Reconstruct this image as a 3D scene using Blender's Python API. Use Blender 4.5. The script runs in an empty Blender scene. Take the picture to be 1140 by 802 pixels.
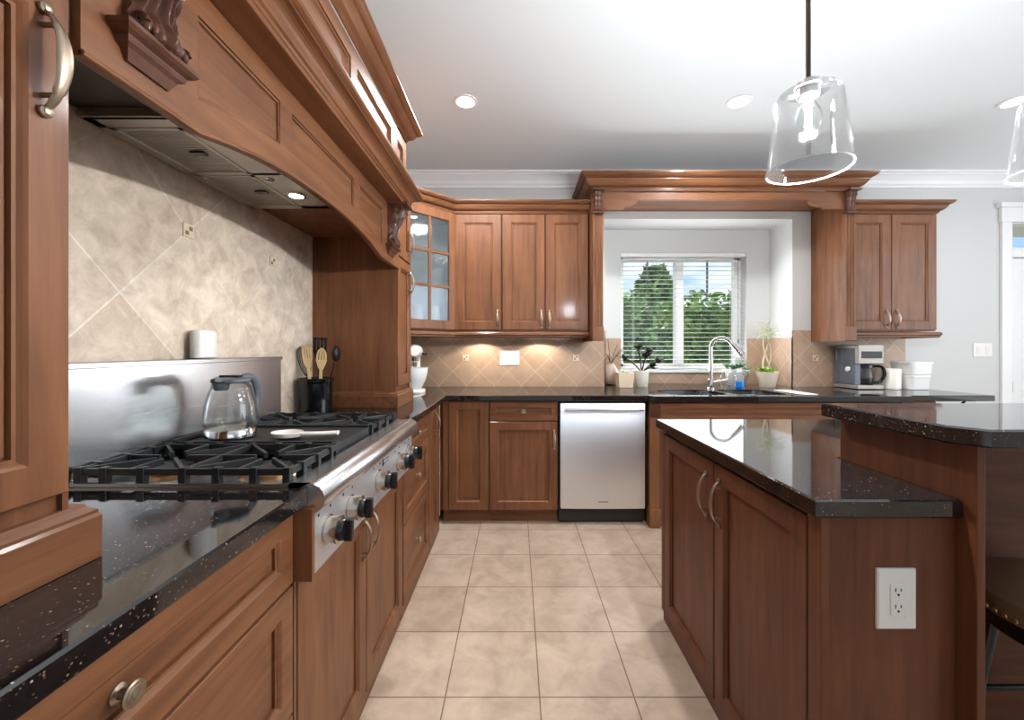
import bpy, bmesh, math, random
from mathutils import Vector, Matrix
random.seed(7)
R = math.radians
S = bpy.context.scene
COL = S.collection

# ------------------------------------------------------------------ camera, light, exposure
H = 1.24                      # eye height
cd = bpy.data.cameras.new('camera'); cam = bpy.data.objects.new('camera', cd); COL.objects.link(cam)
cam.location = (0, 0, H); cam.rotation_euler = (R(90), 0, 0)
cd.sensor_fit = 'HORIZONTAL'; cd.sensor_width = 36; cd.lens = 455 / 1140 * 36
cd.shift_x = -4.5 / 1140; cd.shift_y = -12.5 / 1140; cd.clip_start = 0.02
S.camera = cam
S.view_settings.view_transform = 'Standard'; S.view_settings.look = 'None'
S.view_settings.gamma = 1; S.view_settings.use_curve_mapping = False
S.view_settings.exposure = 0.24
S.cycles.max_bounces = 8; S.cycles.diffuse_bounces = 5; S.cycles.glossy_bounces = 4
S.cycles.transparent_max_bounces = 16; S.cycles.sample_clamp_indirect = 4.0
S.cycles.caustics_reflective = False; S.cycles.caustics_refractive = False

w = bpy.data.worlds.new('sky'); S.world = w; w.use_nodes = True
nt = w.node_tree; nt.nodes.clear()
out = nt.nodes.new('ShaderNodeOutputWorld'); bg = nt.nodes.new('ShaderNodeBackground')
tc = nt.nodes.new('ShaderNodeTexCoord')
mp = nt.nodes.new('ShaderNodeMapping'); mp.inputs['Scale'].default_value = (3, 3, 9)
no = nt.nodes.new('ShaderNodeTexNoise'); no.inputs['Scale'].default_value = 1.3; no.inputs['Detail'].default_value = 6
cr = nt.nodes.new('ShaderNodeValToRGB')
cr.color_ramp.elements[0].position = .42; cr.color_ramp.elements[0].color = (.36, .58, .86, 1)
cr.color_ramp.elements[1].position = .60; cr.color_ramp.elements[1].color = (.95, .97, 1, 1)
L = nt.links.new
L(tc.outputs['Generated'], mp.inputs['Vector']); L(mp.outputs[0], no.inputs['Vector']); L(no.outputs['Fac'], cr.inputs['Fac'])
L(cr.outputs[0], bg.inputs['Color']); bg.inputs['Strength'].default_value = 1.1
L(bg.outputs[0], out.inputs['Surface'])

def light(name, kind, loc, energy, size=None, size_y=None, rot=(0, 0, 0), color=(1, 1, 1), spot=None, blend=.5):
    l = bpy.data.lights.new(name, kind); l.energy = energy; l.color = color
    if kind == 'AREA':
        l.size = size
        if size_y: l.shape = 'RECTANGLE'; l.size_y = size_y
    elif kind == 'SUN': l.angle = R(2)
    else: l.shadow_soft_size = size or .03
    if kind == 'SPOT': l.spot_size = R(spot); l.spot_blend = blend
    o = bpy.data.objects.new(name, l); o.location = loc; o.rotation_euler = rot; COL.objects.link(o); return o
light('sun', 'SUN', (0, -10, 20), 5.5, rot=(R(-38), R(12), 0), color=(1, .96, .9))            # from the house side onto the hedge
light('fill_rear', 'AREA', (1.9, -3.9, 1.9), 5, 5.2, 1.6, (R(112), 0, 0), (.93, .97, 1))   # added fill lamp at an assumed rear opening, shines +Y and up
light('fill_side', 'AREA', (5.1, 1.0, 1.7), 60, 2.6, 1.8, (R(90), 0, R(90)), (.92, .965, 1))    # unseen lamp added on the right to light the range side, shines -X
light('daylight_kitchen', 'AREA', (1.586, 3.845, 1.6), 10, 1.1, 1.02, (R(-90), 0, 0), (.92, .965, 1))      # daylight in the kitchen window, shines -Y
light('daylight_sill', 'AREA', (1.586, 3.82, 1.08), 6.5, 1.1, .10, (R(-128), 0, 0), (.92, .965, 1))      # glare off the sunlit sill, shines up and in
for cx in (-.31, 1.37, 3.06):  # added row of spots overhead, no fittings, only to brighten the room
    light('fill_spot', 'SPOT', (cx, .95, 2.74), 8, .05, color=(1, .985, .965), spot=165, blend=.5)

# ------------------------------------------------------------------ materials
MATS = {}
def nodes(name):
    m = bpy.data.materials.new(name); m.use_nodes = True
    t = m.node_tree; b = t.nodes['Principled BSDF']; MATS[name] = m
    return m, t, b
def srgb(r, g, b):
    f = lambda c: ((c/255+.055)/1.055)**2.4 if c > 10 else c/255/12.92
    return (f(r), f(g), f(b), 1)
def plain(name, col, rough=.5, metal=0, **k):
    m, t, b = nodes(name)
    b.inputs['Base Color'].default_value = col; b.inputs['Roughness'].default_value = rough; b.inputs['Metallic'].default_value = metal
    for kk, v in k.items(): b.inputs[kk].default_value = v
    n = t.nodes.new('ShaderNodeTexNoise'); n.inputs['Scale'].default_value = 60
    bp = t.nodes.new('ShaderNodeBump'); bp.inputs['Strength'].default_value = .02; bp.inputs['Distance'].default_value = .002
    t.links.new(n.outputs['Fac'], bp.inputs['Height']); t.links.new(bp.outputs[0], b.inputs['Normal'])
    return m
def wood(name, scale, c0, c1, c2, rough=.5, coat=.16):
    m, t, b = nodes(name); N = t.nodes.new; K = t.links.new
    tc = N('ShaderNodeTexCoord'); mp = N('ShaderNodeMapping'); mp.inputs['Scale'].default_value = scale
    oi = N('ShaderNodeObjectInfo'); ad = N('ShaderNodeVectorMath'); ad.operation = 'ADD'
    K(tc.outputs['Object'], ad.inputs[0]); K(oi.outputs['Random'], ad.inputs[1]); K(ad.outputs[0], mp.inputs['Vector'])
    n1 = N('ShaderNodeTexNoise'); n1.inputs['Scale'].default_value = 1; n1.inputs['Detail'].default_value = 8; n1.inputs['Roughness'].default_value = .62; n1.inputs['Distortion'].default_value = .4
    K(mp.outputs[0], n1.inputs['Vector'])
    r = N('ShaderNodeValToRGB'); e = r.color_ramp.elements
    e[0].position = .28; e[0].color = c0; e[1].position = .74; e[1].color = c2
    x = e.new(.5); x.color = c1
    K(n1.outputs['Fac'], r.inputs['Fac'])
    n2 = N('ShaderNodeTexNoise'); n2.inputs['Scale'].default_value = 5; n2.inputs['Detail'].default_value = 3; K(ad.outputs[0], n2.inputs['Vector'])
    mx = N('ShaderNodeMix'); mx.data_type = 'RGBA'; mx.blend_type = 'MULTIPLY'; mx.inputs[0].default_value = .35
    K(r.outputs[0], mx.inputs[6]); K(n2.outputs['Fac'], mx.inputs[7])
    hs = N('ShaderNodeHueSaturation'); hs.inputs['Value'].default_value = 1.2; K(mx.outputs[2], hs.inputs['Color'])
    K(hs.outputs[0], b.inputs['Base Color'])
    b.inputs['Roughness'].default_value = rough; b.inputs['Coat Weight'].default_value = coat; b.inputs['Coat Roughness'].default_value = .14; b.inputs['Specular IOR Level'].default_value = .25
    bp = N('ShaderNodeBump'); bp.inputs['Strength'].default_value = .05; bp.inputs['Distance'].default_value = .003
    K(n1.outputs['Fac'], bp.inputs['Height']); K(bp.outputs[0], b.inputs['Normal'])
    return m
W0, W1, W2 = srgb(92, 55, 33), srgb(114, 72, 45), srgb(130, 87, 56)
WV = wood('wood_upright_grain', (26, 26, 2.2), W0, W1, W2)
WX = wood('wood_grain_along_x', (2.2, 26, 26), W0, W1, W2)
WY = wood('wood_grain_along_y', (26, 2.2, 26), W0, W1, W2)
WD = wood('wood_carved', (9, 9, 9), srgb(58, 34, 24), srgb(80, 48, 34), srgb(102, 65, 47), .34)
def granite():
    m, t, b = nodes('black_granite'); N = t.nodes.new; K = t.links.new
    tc = N('ShaderNodeTexCoord'); v = N('ShaderNodeTexVoronoi'); v.inputs['Scale'].default_value = 260; K(tc.outputs['Object'], v.inputs['Vector'])
    sp = N('ShaderNodeSeparateColor'); K(v.outputs['Color'], sp.inputs[0])
    r = N('ShaderNodeValToRGB'); e = r.color_ramp.elements; r.color_ramp.interpolation = 'CONSTANT'
    e[0].position = 0; e[0].color = (.006, .006, .0065, 1); e[1].position = .74; e[1].color = (.022, .017, .014, 1)
    x = e.new(.87); x.color = (.07, .045, .03, 1)
    x = e.new(.945); x.color = (.17, .11, .07, 1)
    x = e.new(.988); x.color = (.34, .30, .26, 1)
    K(sp.outputs[0], r.inputs['Fac'])
    lt = N('ShaderNodeMath'); lt.operation = 'LESS_THAN'; lt.inputs[1].default_value = .38; K(v.outputs['Distance'], lt.inputs[0])
    mx = N('ShaderNodeMix'); mx.data_type = 'RGBA'; K(lt.outputs[0], mx.inputs[0]); mx.inputs[6].default_value = (.007, .007, .0075, 1); K(r.outputs[0], mx.inputs[7])
    K(mx.outputs[2], b.inputs['Base Color']); b.inputs['Roughness'].default_value = .05; b.inputs['IOR'].default_value = 1.85
    return m
GR = granite()
def tile(name, side, rot, axes, origin, c1, c2, cm, mortar=.0028, rough=.4, nscale=9, mott=.55):
    m, t, b = nodes(name); N = t.nodes.new; K = t.links.new
    tc = N('ShaderNodeTexCoord'); sx = N('ShaderNodeSeparateXYZ'); K(tc.outputs['Object'], sx.inputs[0])
    cb = N('ShaderNodeCombineXYZ')
    if axes == 'XY': K(sx.outputs['X'], cb.inputs[0]); K(sx.outputs['Y'], cb.inputs[1])
    elif axes == 'YZ': K(sx.outputs['Y'], cb.inputs[0]); K(sx.outputs['Z'], cb.inputs[1])
    else:
        a = N('ShaderNodeMath'); a.operation = 'ADD'; K(sx.outputs['X'], a.inputs[0]); K(sx.outputs['Y'], a.inputs[1])
        K(a.outputs[0], cb.inputs[0]); K(sx.outputs['Z'], cb.inputs[1])
    sb = N('ShaderNodeVectorMath'); sb.operation = 'SUBTRACT'; K(cb.outputs[0], sb.inputs[0]); sb.inputs[1].default_value = (origin[0], origin[1], 0)
    mp = N('ShaderNodeMapping'); mp.inputs['Rotation'].default_value = (0, 0, R(rot)); K(sb.outputs[0], mp.inputs['Vector'])
    br = N('ShaderNodeTexBrick'); br.offset = 0; br.squash = 1
    br.inputs['Scale'].default_value = 1; br.inputs['Brick Width'].default_value = side; br.inputs['Row Height'].default_value = side
    br.inputs['Mortar Size'].default_value = mortar; br.inputs['Mortar Smooth'].default_value = .1; br.inputs['Bias'].default_value = 0
    br.inputs['Color1'].default_value = c1; br.inputs['Color2'].default_value = c2; br.inputs['Mortar'].default_value = cm
    K(mp.outputs[0], br.inputs['Vector'])
    n = N('ShaderNodeTexNoise'); n.inputs['Scale'].default_value = nscale; n.inputs['Detail'].default_value = 7; n.inputs['Roughness'].default_value = .65; n.inputs['Distortion'].default_value = .5
    K(tc.outputs['Object'], n.inputs['Vector'])
    r = N('ShaderNodeValToRGB'); e = r.color_ramp.elements; e[0].position = .3; e[0].color = (.58, .52, .46, 1); e[1].position = .68; e[1].color = (1.05, 1.03, 1.0, 1)
    K(n.outputs['Fac'], r.inputs['Fac'])
    mx = N('ShaderNodeMix'); mx.data_type = 'RGBA'; mx.blend_type = 'MULTIPLY'; mx.inputs[0].default_value = mott
    K(br.outputs['Color'], mx.inputs[6]); K(r.outputs[0], mx.inputs[7]); K(mx.outputs[2], b.inputs['Base Color'])
    b.inputs['Roughness'].default_value = rough
    bp = N('ShaderNodeBump'); bp.inputs['Strength'].default_value = .25; bp.inputs['Distance'].default_value = .002; bp.invert = True
    K(br.outputs['Fac'], bp.inputs['Height']); K(bp.outputs[0], b.inputs['Normal'])
    return m
FLOOR = tile('floor_tile', .336, 0, 'XY', (.084, 1.454), srgb(194, 174, 156), srgb(182, 161, 142), srgb(118, 95, 76), .0026, .38, 7, .75)
WALLT = tile('range_wall_tile', .344, 45, 'YZ', (1.41, 1.645), srgb(236, 222, 206), srgb(218, 200, 180), srgb(240, 232, 220), .0028, .27, 13, .85)
BACKT = tile('splash_wall_tile', .169, 45, 'SUM', (-.437+3.55, 1.162), srgb(188, 160, 136), srgb(174, 145, 122), srgb(204, 180, 158), .0026, .42, 9, .4)
WALLP = plain('wall_paint', srgb(208, 208, 206), .65)
CEILP = plain('ceiling_paint', srgb(232, 238, 241), .8)
WHITE = plain('white_trim_paint', srgb(242, 242, 241), .35)
PLASTIC = plain('white_plastic', srgb(236, 235, 230), .3)
CERAMIC = plain('white_ceramic', srgb(238, 232, 222), .18)
POT = plain('cream_pot', srgb(228, 212, 190), .4)
IRON = plain('cast_iron', (.012, .014, .015, 1), .42)
BLACK = plain('black_plastic', (.008, .008, .009, 1), .25)
CROCK = plain('black_glaze', (.005, .005, .006, 1), .08)
DARK = plain('dark_gap', (.01, .008, .007, 1), .6)
GREYP = plain('grey_plastic', srgb(92, 98, 106), .32)
BRASS = plain('burner_brass', (.55, .34, .17, 1), .3, 1)
ISV = wood('island_wood_upright', (26, 26, 2.2), srgb(80, 44, 27), srgb(100, 58, 36), srgb(116, 70, 45))
ISX = wood('island_wood_along', (2.2, 2.2, 26), srgb(80, 44, 27), srgb(100, 58, 36), srgb(116, 70, 45))
CHROME = plain('chrome', (.82, .82, .82, 1), .1, 1)
PEWTER = plain('antique_pewter', (.36, .285, .21, 1), .4, 1)
LIGHTWOOD = plain('pale_bamboo', srgb(226, 194, 142), .5)
DARKROD = plain('bronze_rod', (.06, .05, .045, 1), .35, .8)
SOCKET = plain('satin_nickel', (.62, .62, .62, 1), .3, 1)
LEATHER = plain('tan_leather', srgb(120, 92, 66), .5)
NAIL = plain('brass_nailhead', (.62, .45, .25, 1), .3, 1)
STEM = plain('pale_stem', srgb(196, 182, 150), .6)
BLUE = plain('blue_soap', (.0, .22, .75, 1), .15)
DISPLAY = plain('dark_display', (.006, .007, .006, 1), .45, 0)
BEZEL = plain('bezel_metal', (.58, .51, .44, 1), .22, 1)
STEELM = plain('matte_steel', (.40, .36, .32, 1), .5, .6)
PANELS = plain('range_front_steel', (.80, .84, .89, 1), .42, 1)
INNER = plain('cabinet_interior', srgb(188, 190, 190), .5)
def brushed(name, axis, col=(.66, .67, .68, 1), rough=.28):
    m, t, b = nodes(name); N = t.nodes.new; K = t.links.new
    tc = N('ShaderNodeTexCoord'); mp = N('ShaderNodeMapping'); mp.inputs['Scale'].default_value = axis
    n = N('ShaderNodeTexNoise'); n.inputs['Scale'].default_value = 1; n.inputs['Detail'].default_value = 4
    K(tc.outputs['Object'], mp.inputs['Vector']); K(mp.outputs[0], n.inputs['Vector'])
    r = N('ShaderNodeMapRange'); r.inputs[3].default_value = rough - .006; r.inputs[4].default_value = rough + .008
    K(n.outputs['Fac'], r.inputs[0]); K(r.outputs[0], b.inputs['Roughness'])
    b.inputs['Base Color'].default_value = col; b.inputs['Metallic'].default_value = 1
    return m
STEEL = brushed('brushed_steel', (90, 2, 90), (.74, .75, .77, 1), .27)
STEELX = brushed('brushed_steel_across', (3, 400, 400), (.84, .87, .91, 1), .40)
STEELH = brushed('hood_steel', (400, 3, 400), (.62, .58, .52, 1), .33)
def glass(name, tint=(1, 1, 1, 1), power=.6, base=.03, gcol=(1, 1, 1, 1), rough=.02, diff=0):
    m = bpy.data.materials.new(name); m.use_nodes = True; t = m.node_tree; t.nodes.clear(); N = t.nodes.new; K = t.links.new
    o = N('ShaderNodeOutputMaterial'); tr = N('ShaderNodeBsdfTransparent'); gl = N('ShaderNodeBsdfGlossy'); mx = N('ShaderNodeMixShader')
    tr.inputs[0].default_value = tint; gl.inputs['Color'].default_value = gcol; gl.inputs['Roughness'].default_value = rough
    fr = N('ShaderNodeLayerWeight'); fr.inputs['Blend'].default_value = .12
    mr = N('ShaderNodeMapRange'); mr.inputs[3].default_value = base; mr.inputs[4].default_value = power
    K(fr.outputs['Fresnel'], mr.inputs[0]); K(mr.outputs[0], mx.inputs[0])
    K(tr.outputs[0], mx.inputs[1]); K(gl.outputs[0], mx.inputs[2])
    n = N('ShaderNodeTexNoise'); n.inputs['Scale'].default_value = 18
    bp = N('ShaderNodeBump'); bp.inputs['Strength'].default_value = .06; bp.inputs['Distance'].default_value = .01
    K(n.outputs['Fac'], bp.inputs['Height']); K(bp.outputs[0], gl.inputs['Normal'])
    last = mx
    if diff:
        d = N('ShaderNodeBsdfDiffuse'); d.inputs[0].default_value = (.8, .84, .86, 1); m2 = N('ShaderNodeMixShader'); m2.inputs[0].default_value = diff
        K(mx.outputs[0], m2.inputs[1]); K(d.outputs[0], m2.inputs[2]); last = m2
    K(last.outputs[0], o.inputs[0]); return m
GLASS = glass('clear_glass', (.97, .985, .985, 1))
SHADE = glass('pendant_glass', (.975, .98, .98, 1), .40, .012)
RIM = glass('glass_rim', (.9, .92, .92, 1), .5, .1, diff=.35)
CABGLASS = glass('seeded_cabinet_glass', (.70, .75, .77, 1), .6, .05, (.9, .95, 1, 1), .06, .03)
PANE = glass('window_pane', (.96, .98, .98, 1), .5, .02)
WATER = glass('water', (.93, .93, .90, 1), .6, .05)
def emit(name, col, s):
    m, t, b = nodes(name); b.inputs['Base Color'].default_value = col
    b.inputs['Emission Color'].default_value = col; b.inputs['Emission Strength'].default_value = s; return m
LAMP = emit('lit_lamp_face', (1, .97, .92, 1), 9)
BULB = emit('lit_filament', (1, .96, .9, 1), 14)
HALO = emit('hood_lamp_face', (1, .95, .86, 1), 12)
def leafmat(name, a, b_, c, scale=5):
    m, t, b = nodes(name); N = t.nodes.new; K = t.links.new
    tc = N('ShaderNodeTexCoord'); n = N('ShaderNodeTexNoise'); n.inputs['Scale'].default_value = scale; n.inputs['Detail'].default_value = 6; K(tc.outputs['Object'], n.inputs['Vector'])
    r = N('ShaderNodeValToRGB'); e = r.color_ramp.elements; e[0].position = .32; e[0].color = a; e[1].position = .7; e[1].color = c; x = e.new(.5); x.color = b_
    K(n.outputs['Fac'], r.inputs['Fac']); K(r.outputs[0], b.inputs['Base Color']); b.inputs['Roughness'].default_value = .55; return m
HEDGE = leafmat('hedge_leaves', srgb(60, 88, 40), srgb(116, 152, 74), srgb(178, 204, 122), 2.5)
TREE = leafmat('tree_leaves', srgb(70, 98, 52), srgb(112, 144, 80), srgb(165, 190, 120), 3)
GRASS = leafmat('lawn', srgb(150, 150, 130), srgb(176, 172, 156), srgb(200, 196, 180), 5)
SUCC = leafmat('succulent_leaf', srgb(60, 84, 60), srgb(110, 140, 108), srgb(160, 186, 150), 30)
LIME = leafmat('lime_leaf', srgb(96, 138, 44), srgb(142, 184, 70), srgb(186, 214, 110), 30)
PALEL = leafmat('pale_leaf', srgb(150, 156, 100), srgb(186, 188, 140), srgb(210, 208, 170), 30)
DARKL = leafmat('dark_leaf', srgb(22, 24, 16), srgb(44, 44, 28), srgb(70, 64, 40), 30)

# ------------------------------------------------------------------ mesh helpers
class MB:
    def __init__(s): s.v = []; s.f = []; s.sm = []
    def add(s, vs, fs, smooth=False):
        n = len(s.v); s.v += [tuple(v) for v in vs]; s.f += [tuple(i+n for i in f) for f in fs]; s.sm += [smooth]*len(fs); return s
    def box(s, x0, x1, y0, y1, z0, z1):
        return s.add([(x0,y0,z0),(x1,y0,z0),(x1,y1,z0),(x0,y1,z0),(x0,y0,z1),(x1,y0,z1),(x1,y1,z1),(x0,y1,z1)],
                     [(0,3,2,1),(4,5,6,7),(0,1,5,4),(1,2,6,5),(2,3,7,6),(3,0,4,7)])
    def loops(s, rings, smooth=False, cap0=True, cap1=True, closed=True):
        n = len(rings[0]); vs = [p for r in rings for p in r]; fs = []
        for i in range(len(rings)-1):
            for j in range(n if closed else n-1):
                k = (j+1) % n; fs.append((i*n+j, i*n+k, (i+1)*n+k, (i+1)*n+j))
        if cap0: fs.append(tuple(range(n-1, -1, -1)))
        if cap1: fs.append(tuple((len(rings)-1)*n+j for j in range(n)))
        return s.add(vs, fs, smooth)
    def prism(s, poly, off):                      # poly: list of Vectors, extruded by off
        off = Vector(off); return s.loops([[Vector(p) for p in poly], [Vector(p)+off for p in poly]])
    def lathe(s, c, prof, axis=(0,0,1), seg=32, smooth=True, cap0=True, cap1=True):   # prof: (radius, along)
        a = Vector(axis).normalized(); u = a.orthogonal().normalized(); v = a.cross(u); c = Vector(c)
        return s.loops([[c + a*h + (u*math.cos(2*math.pi*j/seg) + v*math.sin(2*math.pi*j/seg))*max(r, 1e-5) for j in range(seg)] for r, h in prof], smooth, cap0, cap1)
    def tube(s, pts, rad, seg=10, flat=None, smooth=True, up=None):  # rad: number or list; flat: (nx) ellipse factor along `up`
        pts = [Vector(p) for p in pts]; n = len(pts); rings = []; u = None
        for i, p in enumerate(pts):
            d = (pts[min(i+1, n-1)] - pts[max(i-1, 0)]).normalized()
            if up is not None: u = (Vector(up) - d*Vector(up).dot(d)).normalized()
            elif u is None: u = d.orthogonal().normalized()
            else: u = (u - d*u.dot(d)).normalized()
            v = d.cross(u); r = rad[i] if isinstance(rad, list) else rad
            a, b = (r if isinstance(r, tuple) else (r, r))
            rings.append([p + u*a*math.cos(2*math.pi*j/seg) + v*b*math.sin(2*math.pi*j/seg) for j in range(seg)])
        return s.loops(rings, smooth)
    def sphere(s, c, r, sx=1, sy=1, sz=1, seg=20, rings=12):
        c = Vector(c); R_ = []
        for i in range(rings+1):
            t = math.pi*i/rings; rr = max(math.sin(t), 1e-4)
            R_.append([c + Vector((r*sx*rr*math.cos(2*math.pi*j/seg), r*sy*rr*math.sin(2*math.pi*j/seg), -r*sz*math.cos(t))) for j in range(seg)])
        return s.loops(R_, True)
    def panel(s, o, u, n, w, h, prof):            # nested rectangular rings: (inset, out)
        o, u, n = Vector(o), Vector(u), Vector(n); z = Vector((0,0,1))
        rings = [[o+u*i+z*i+n*d, o+u*(w-i)+z*i+n*d, o+u*(w-i)+z*(h-i)+n*d, o+u*i+z*(h-i)+n*d] for i, d in prof]
        return s.loops(rings)
    def sweep(s, path, prof, closed=False):       # horizontal path [(x,y)], prof [(out,z)]; out = right-hand side of travel
        P = [Vector((p[0], p[1])) for p in path]; n = len(P); rings = []
        for i in range(n):
            d0 = (P[i]-P[i-1]).normalized() if (i > 0 or closed) else None
            d1 = (P[(i+1) % n]-P[i]).normalized() if (i < n-1 or closed) else None
            d0 = d0 or d1; d1 = d1 or d0
            n0 = Vector((d0.y, -d0.x)); n1 = Vector((d1.y, -d1.x)); m = (n0+n1); m = m/m.length; k = 1/max(m.dot(n0), .2)
            rings.append([(P[i].x+m.x*k*o, P[i].y+m.y*k*o, z) for o, z in prof])
        if closed: rings.append(rings[0])
        return s.loops(rings, False, not closed, not closed)
    def build(s, name, mat, parent=None, bevel=0, solid=0, fix=True):
        loc = base(parent)
        me = bpy.data.meshes.new(name); me.from_pydata([(v[0]-loc[0], v[1]-loc[1], v[2]-loc[2]) for v in s.v], [], s.f)
        me.polygons.foreach_set('use_smooth', s.sm)
        bm = bmesh.new(); bm.from_mesh(me); bmesh.ops.remove_doubles(bm, verts=bm.verts, dist=1e-6)
        if fix: bmesh.ops.recalc_face_normals(bm, faces=bm.faces)
        bm.to_mesh(me); bm.free()
        me.materials.append(mat); fl = [False]*len(me.polygons); me.polygons.foreach_get('use_smooth', fl)
        me.set_sharp_from_angle(angle=R(38)); me.polygons.foreach_set('use_smooth', fl); me.update()
        ob = bpy.data.objects.new(name, me); COL.objects.link(ob)
        if parent: ob.parent = parent
        if bevel:
            b = ob.modifiers.new('bevel', 'BEVEL'); b.width = bevel; b.segments = 2; b.limit_method = 'ANGLE'; b.angle_limit = R(40)
        if solid:
            b = ob.modifiers.new('solid', 'SOLIDIFY'); b.thickness = solid; b.offset = 0
        return ob
BASE = {}
def base(p):
    while p is not None:
        if p.name in BASE: return BASE[p.name]
        p = p.parent
    return (0, 0, 0)
def thing(name, label, cat, loc, group=None):
    o = bpy.data.objects.new(name, None); o.empty_display_size = .05; COL.objects.link(o); o.location = loc
    BASE[o.name] = tuple(loc); o['label'] = label; o['category'] = cat
    if group: o['group'] = group
    return o
def tag(o, label, cat, group=None):
    o['label'] = label; o['category'] = cat
    if group: o['group'] = group
    return o
def struct(mb, name, mat, **k):
    o = mb.build(name, mat, **k); o['kind'] = 'structure'; return o
Z = Vector((0, 0, 1))
T_ = .02
def doorprof(st=.058, t=T_):
    return [(0, 0), (0, t-.002), (.002, t), (st-.004, t), (st, t-.003), (st+.004, t-.0075), (st+.009, t-.0075), (st+.0094, t-.0165), (st+.0122, t-.0165), (st+.0126, t-.0125), (st+.03, t-.012)]
def door(o, u, n, w_, h_, name, mat, parent, st=.058):
    return MB().panel(o, u, n, w_, h_, doorprof(st)).build(name, mat, parent)
def arch_pull(c, n, parent, length=.128, axis=Z, name='handle', mat=None):
    c, n, a = Vector(c), Vector(n), Vector(axis); m = MB(); pts = []; rad = []
    N_ = 28; side = a.cross(n)
    for i in range(N_+1):
        t = -1 + 2*i/N_; d = .006 + .026*max(0, 1-abs(t)**2.2)**.8
        pts.append(c + a*(t*length/2) + n*d)
        wd = .0042 + .0066*(1-abs(t)**1.5)
        if .62 < abs(t) < .72: wd *= 1.15 if int(i) % 2 else .8
        rad.append((.0032 + .001*(1-abs(t)), wd))
    m.tube(pts, rad, 12, up=n)
    for sg in (-1, 1):
        e = c + a*(sg*length/2)
        m.lathe(e + n*.001 + a*sg*.004, [(.0075, 0), (.0085, .002), (.008, .0055), (.005, .0075), (.0055, .009), (.002, .0105)], n, 16)
        f = c + a*(sg*length*.36)
        m.tube([f, f + n*.018], .0035, 8)
    return m.build(name, mat or PEWTER, parent)
def knob(c, n, parent, r=.0165, name='knob'):
    return MB().lathe(c, [(r*.75, 0), (r*.75, .003), (r*.42, .006), (r*.36, .014), (r*.6, .018), (r*1.0, .021), (r*1.03, .024), (r*.9, .0265), (r*.72, .0262), (r*.66, .028), (r*.4, .0275), (r*.34, .030), (r*.1, .031)], n, 24).build(name, PEWTER, parent)
def crownprof(p, h, z0):                         # classical crown: p projection, h height
    raw = [(0,0),(.06,0),(.06,.07),(.12,.1),(.12,.16),(.2,.2),(.34,.27),(.46,.38),(.56,.52),(.62,.6),(.62,.66),(.74,.69),(.86,.76),(.94,.84),(.95,.87),(1,.88),(1,1),(0,1)]
    return [(a*p, z0+b*h) for a, b in raw]

def smooth(P, n=6):
    r = []
    for i in range(len(P)-1):
        a, b, c_, d_ = P[max(i-1, 0)], P[i], P[i+1], P[min(i+2, len(P)-1)]
        for k in range(n):
            t = k/n; r.append(.5*((2*b)+(-a+c_)*t+(2*a-5*b+4*c_-d_)*t*t+(-a+3*b-3*c_+d_)*t**3))
    return r+[P[-1]]
XP, YM, YP = Vector((1,0,0)), Vector((0,-1,0)), Vector((0,1,0))
XM = -XP
DG = Vector((1,-1,0)).normalized(); DGU = Vector((1,1,0)).normalized()
XW = -1.14; YB = 3.55; CEIL = 2.76; CT = .914; CTH = .04

# ------------------------------------------------------------------ the room
struct(MB().box(-1.26, 5.4, -4.2, 4.2, -.1, 0), 'floor', FLOOR)
struct(MB().box(-1.26, 5.4, -4.2, 4.2, CEIL, CEIL+.1), 'ceiling', CEILP)
struct(MB().box(-1.26, XW, -4.2, YB, 0, CEIL), 'wall_left', WALLP)
AL, AR, AT, AY = .768, 2.40, 2.367, 3.87           # window alcove
WL, WR, WB, WT = .991, 2.181, 1.045, 2.15          # window opening
DL, DR, DT = 4.285, 5.12, 2.36
wb = MB()
wb.box(-1.26, AL, YB, 4.1, 0, CEIL); wb.box(AR, DL, YB, 4.1, 0, CEIL); wb.box(DR, 5.4, YB, 4.1, 0, CEIL)
wb.box(AL, AR, YB, 4.1, AT, CEIL); wb.box(AL, AR, YB, 4.1, 0, .86); wb.box(DL, DR, YB, 4.1, DT, CEIL)
wb.box(AL, WL, AY, 4.1, .86, AT); wb.box(WR, AR, AY, 4.1, .86, AT); wb.box(WL, WR, AY, 4.1, WT, AT); wb.box(WL, WR, AY, 4.1, .86, WB)
struct(wb, 'wall_back', WALLP)
wr = MB(); wr.box(5.2, 5.4, 2.4, YB, 0, CEIL); wr.box(5.2, 5.4, -4.2, -1.6, 0, CEIL); wr.box(5.2, 5.4, -1.6, 2.4, 0, .65); wr.box(5.2, 5.4, -1.6, 2.4, 2.60, CEIL)
struct(wr, 'wall_right', WALLP)
wq = MB(); wq.box(-1.26, -.7, -4.2, -4.0, 0, CEIL); wq.box(4.5, 5.4, -4.2, -4.0, 0, CEIL); wq.box(-.7, 4.5, -4.2, -4.0, 0, .8); wq.box(-.7, 4.5, -4.2, -4.0, 2.7, CEIL)
struct(wq, 'wall_rear', WALLP)
# cornice along the back and right wall
cp = [(0, CEIL-.125), (.012, CEIL-.125), (.012, CEIL-.105), (.022, CEIL-.095), (.03, CEIL-.07), (.055, CEIL-.04), (.07, CEIL-.03), (.07, CEIL-.02), (.085, CEIL-.015), (.085, CEIL), (0, CEIL)]
struct(MB().sweep([(XW, YB), (5.2, YB), (5.2, -4.0)], cp), 'trim_1', WHITE)
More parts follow.
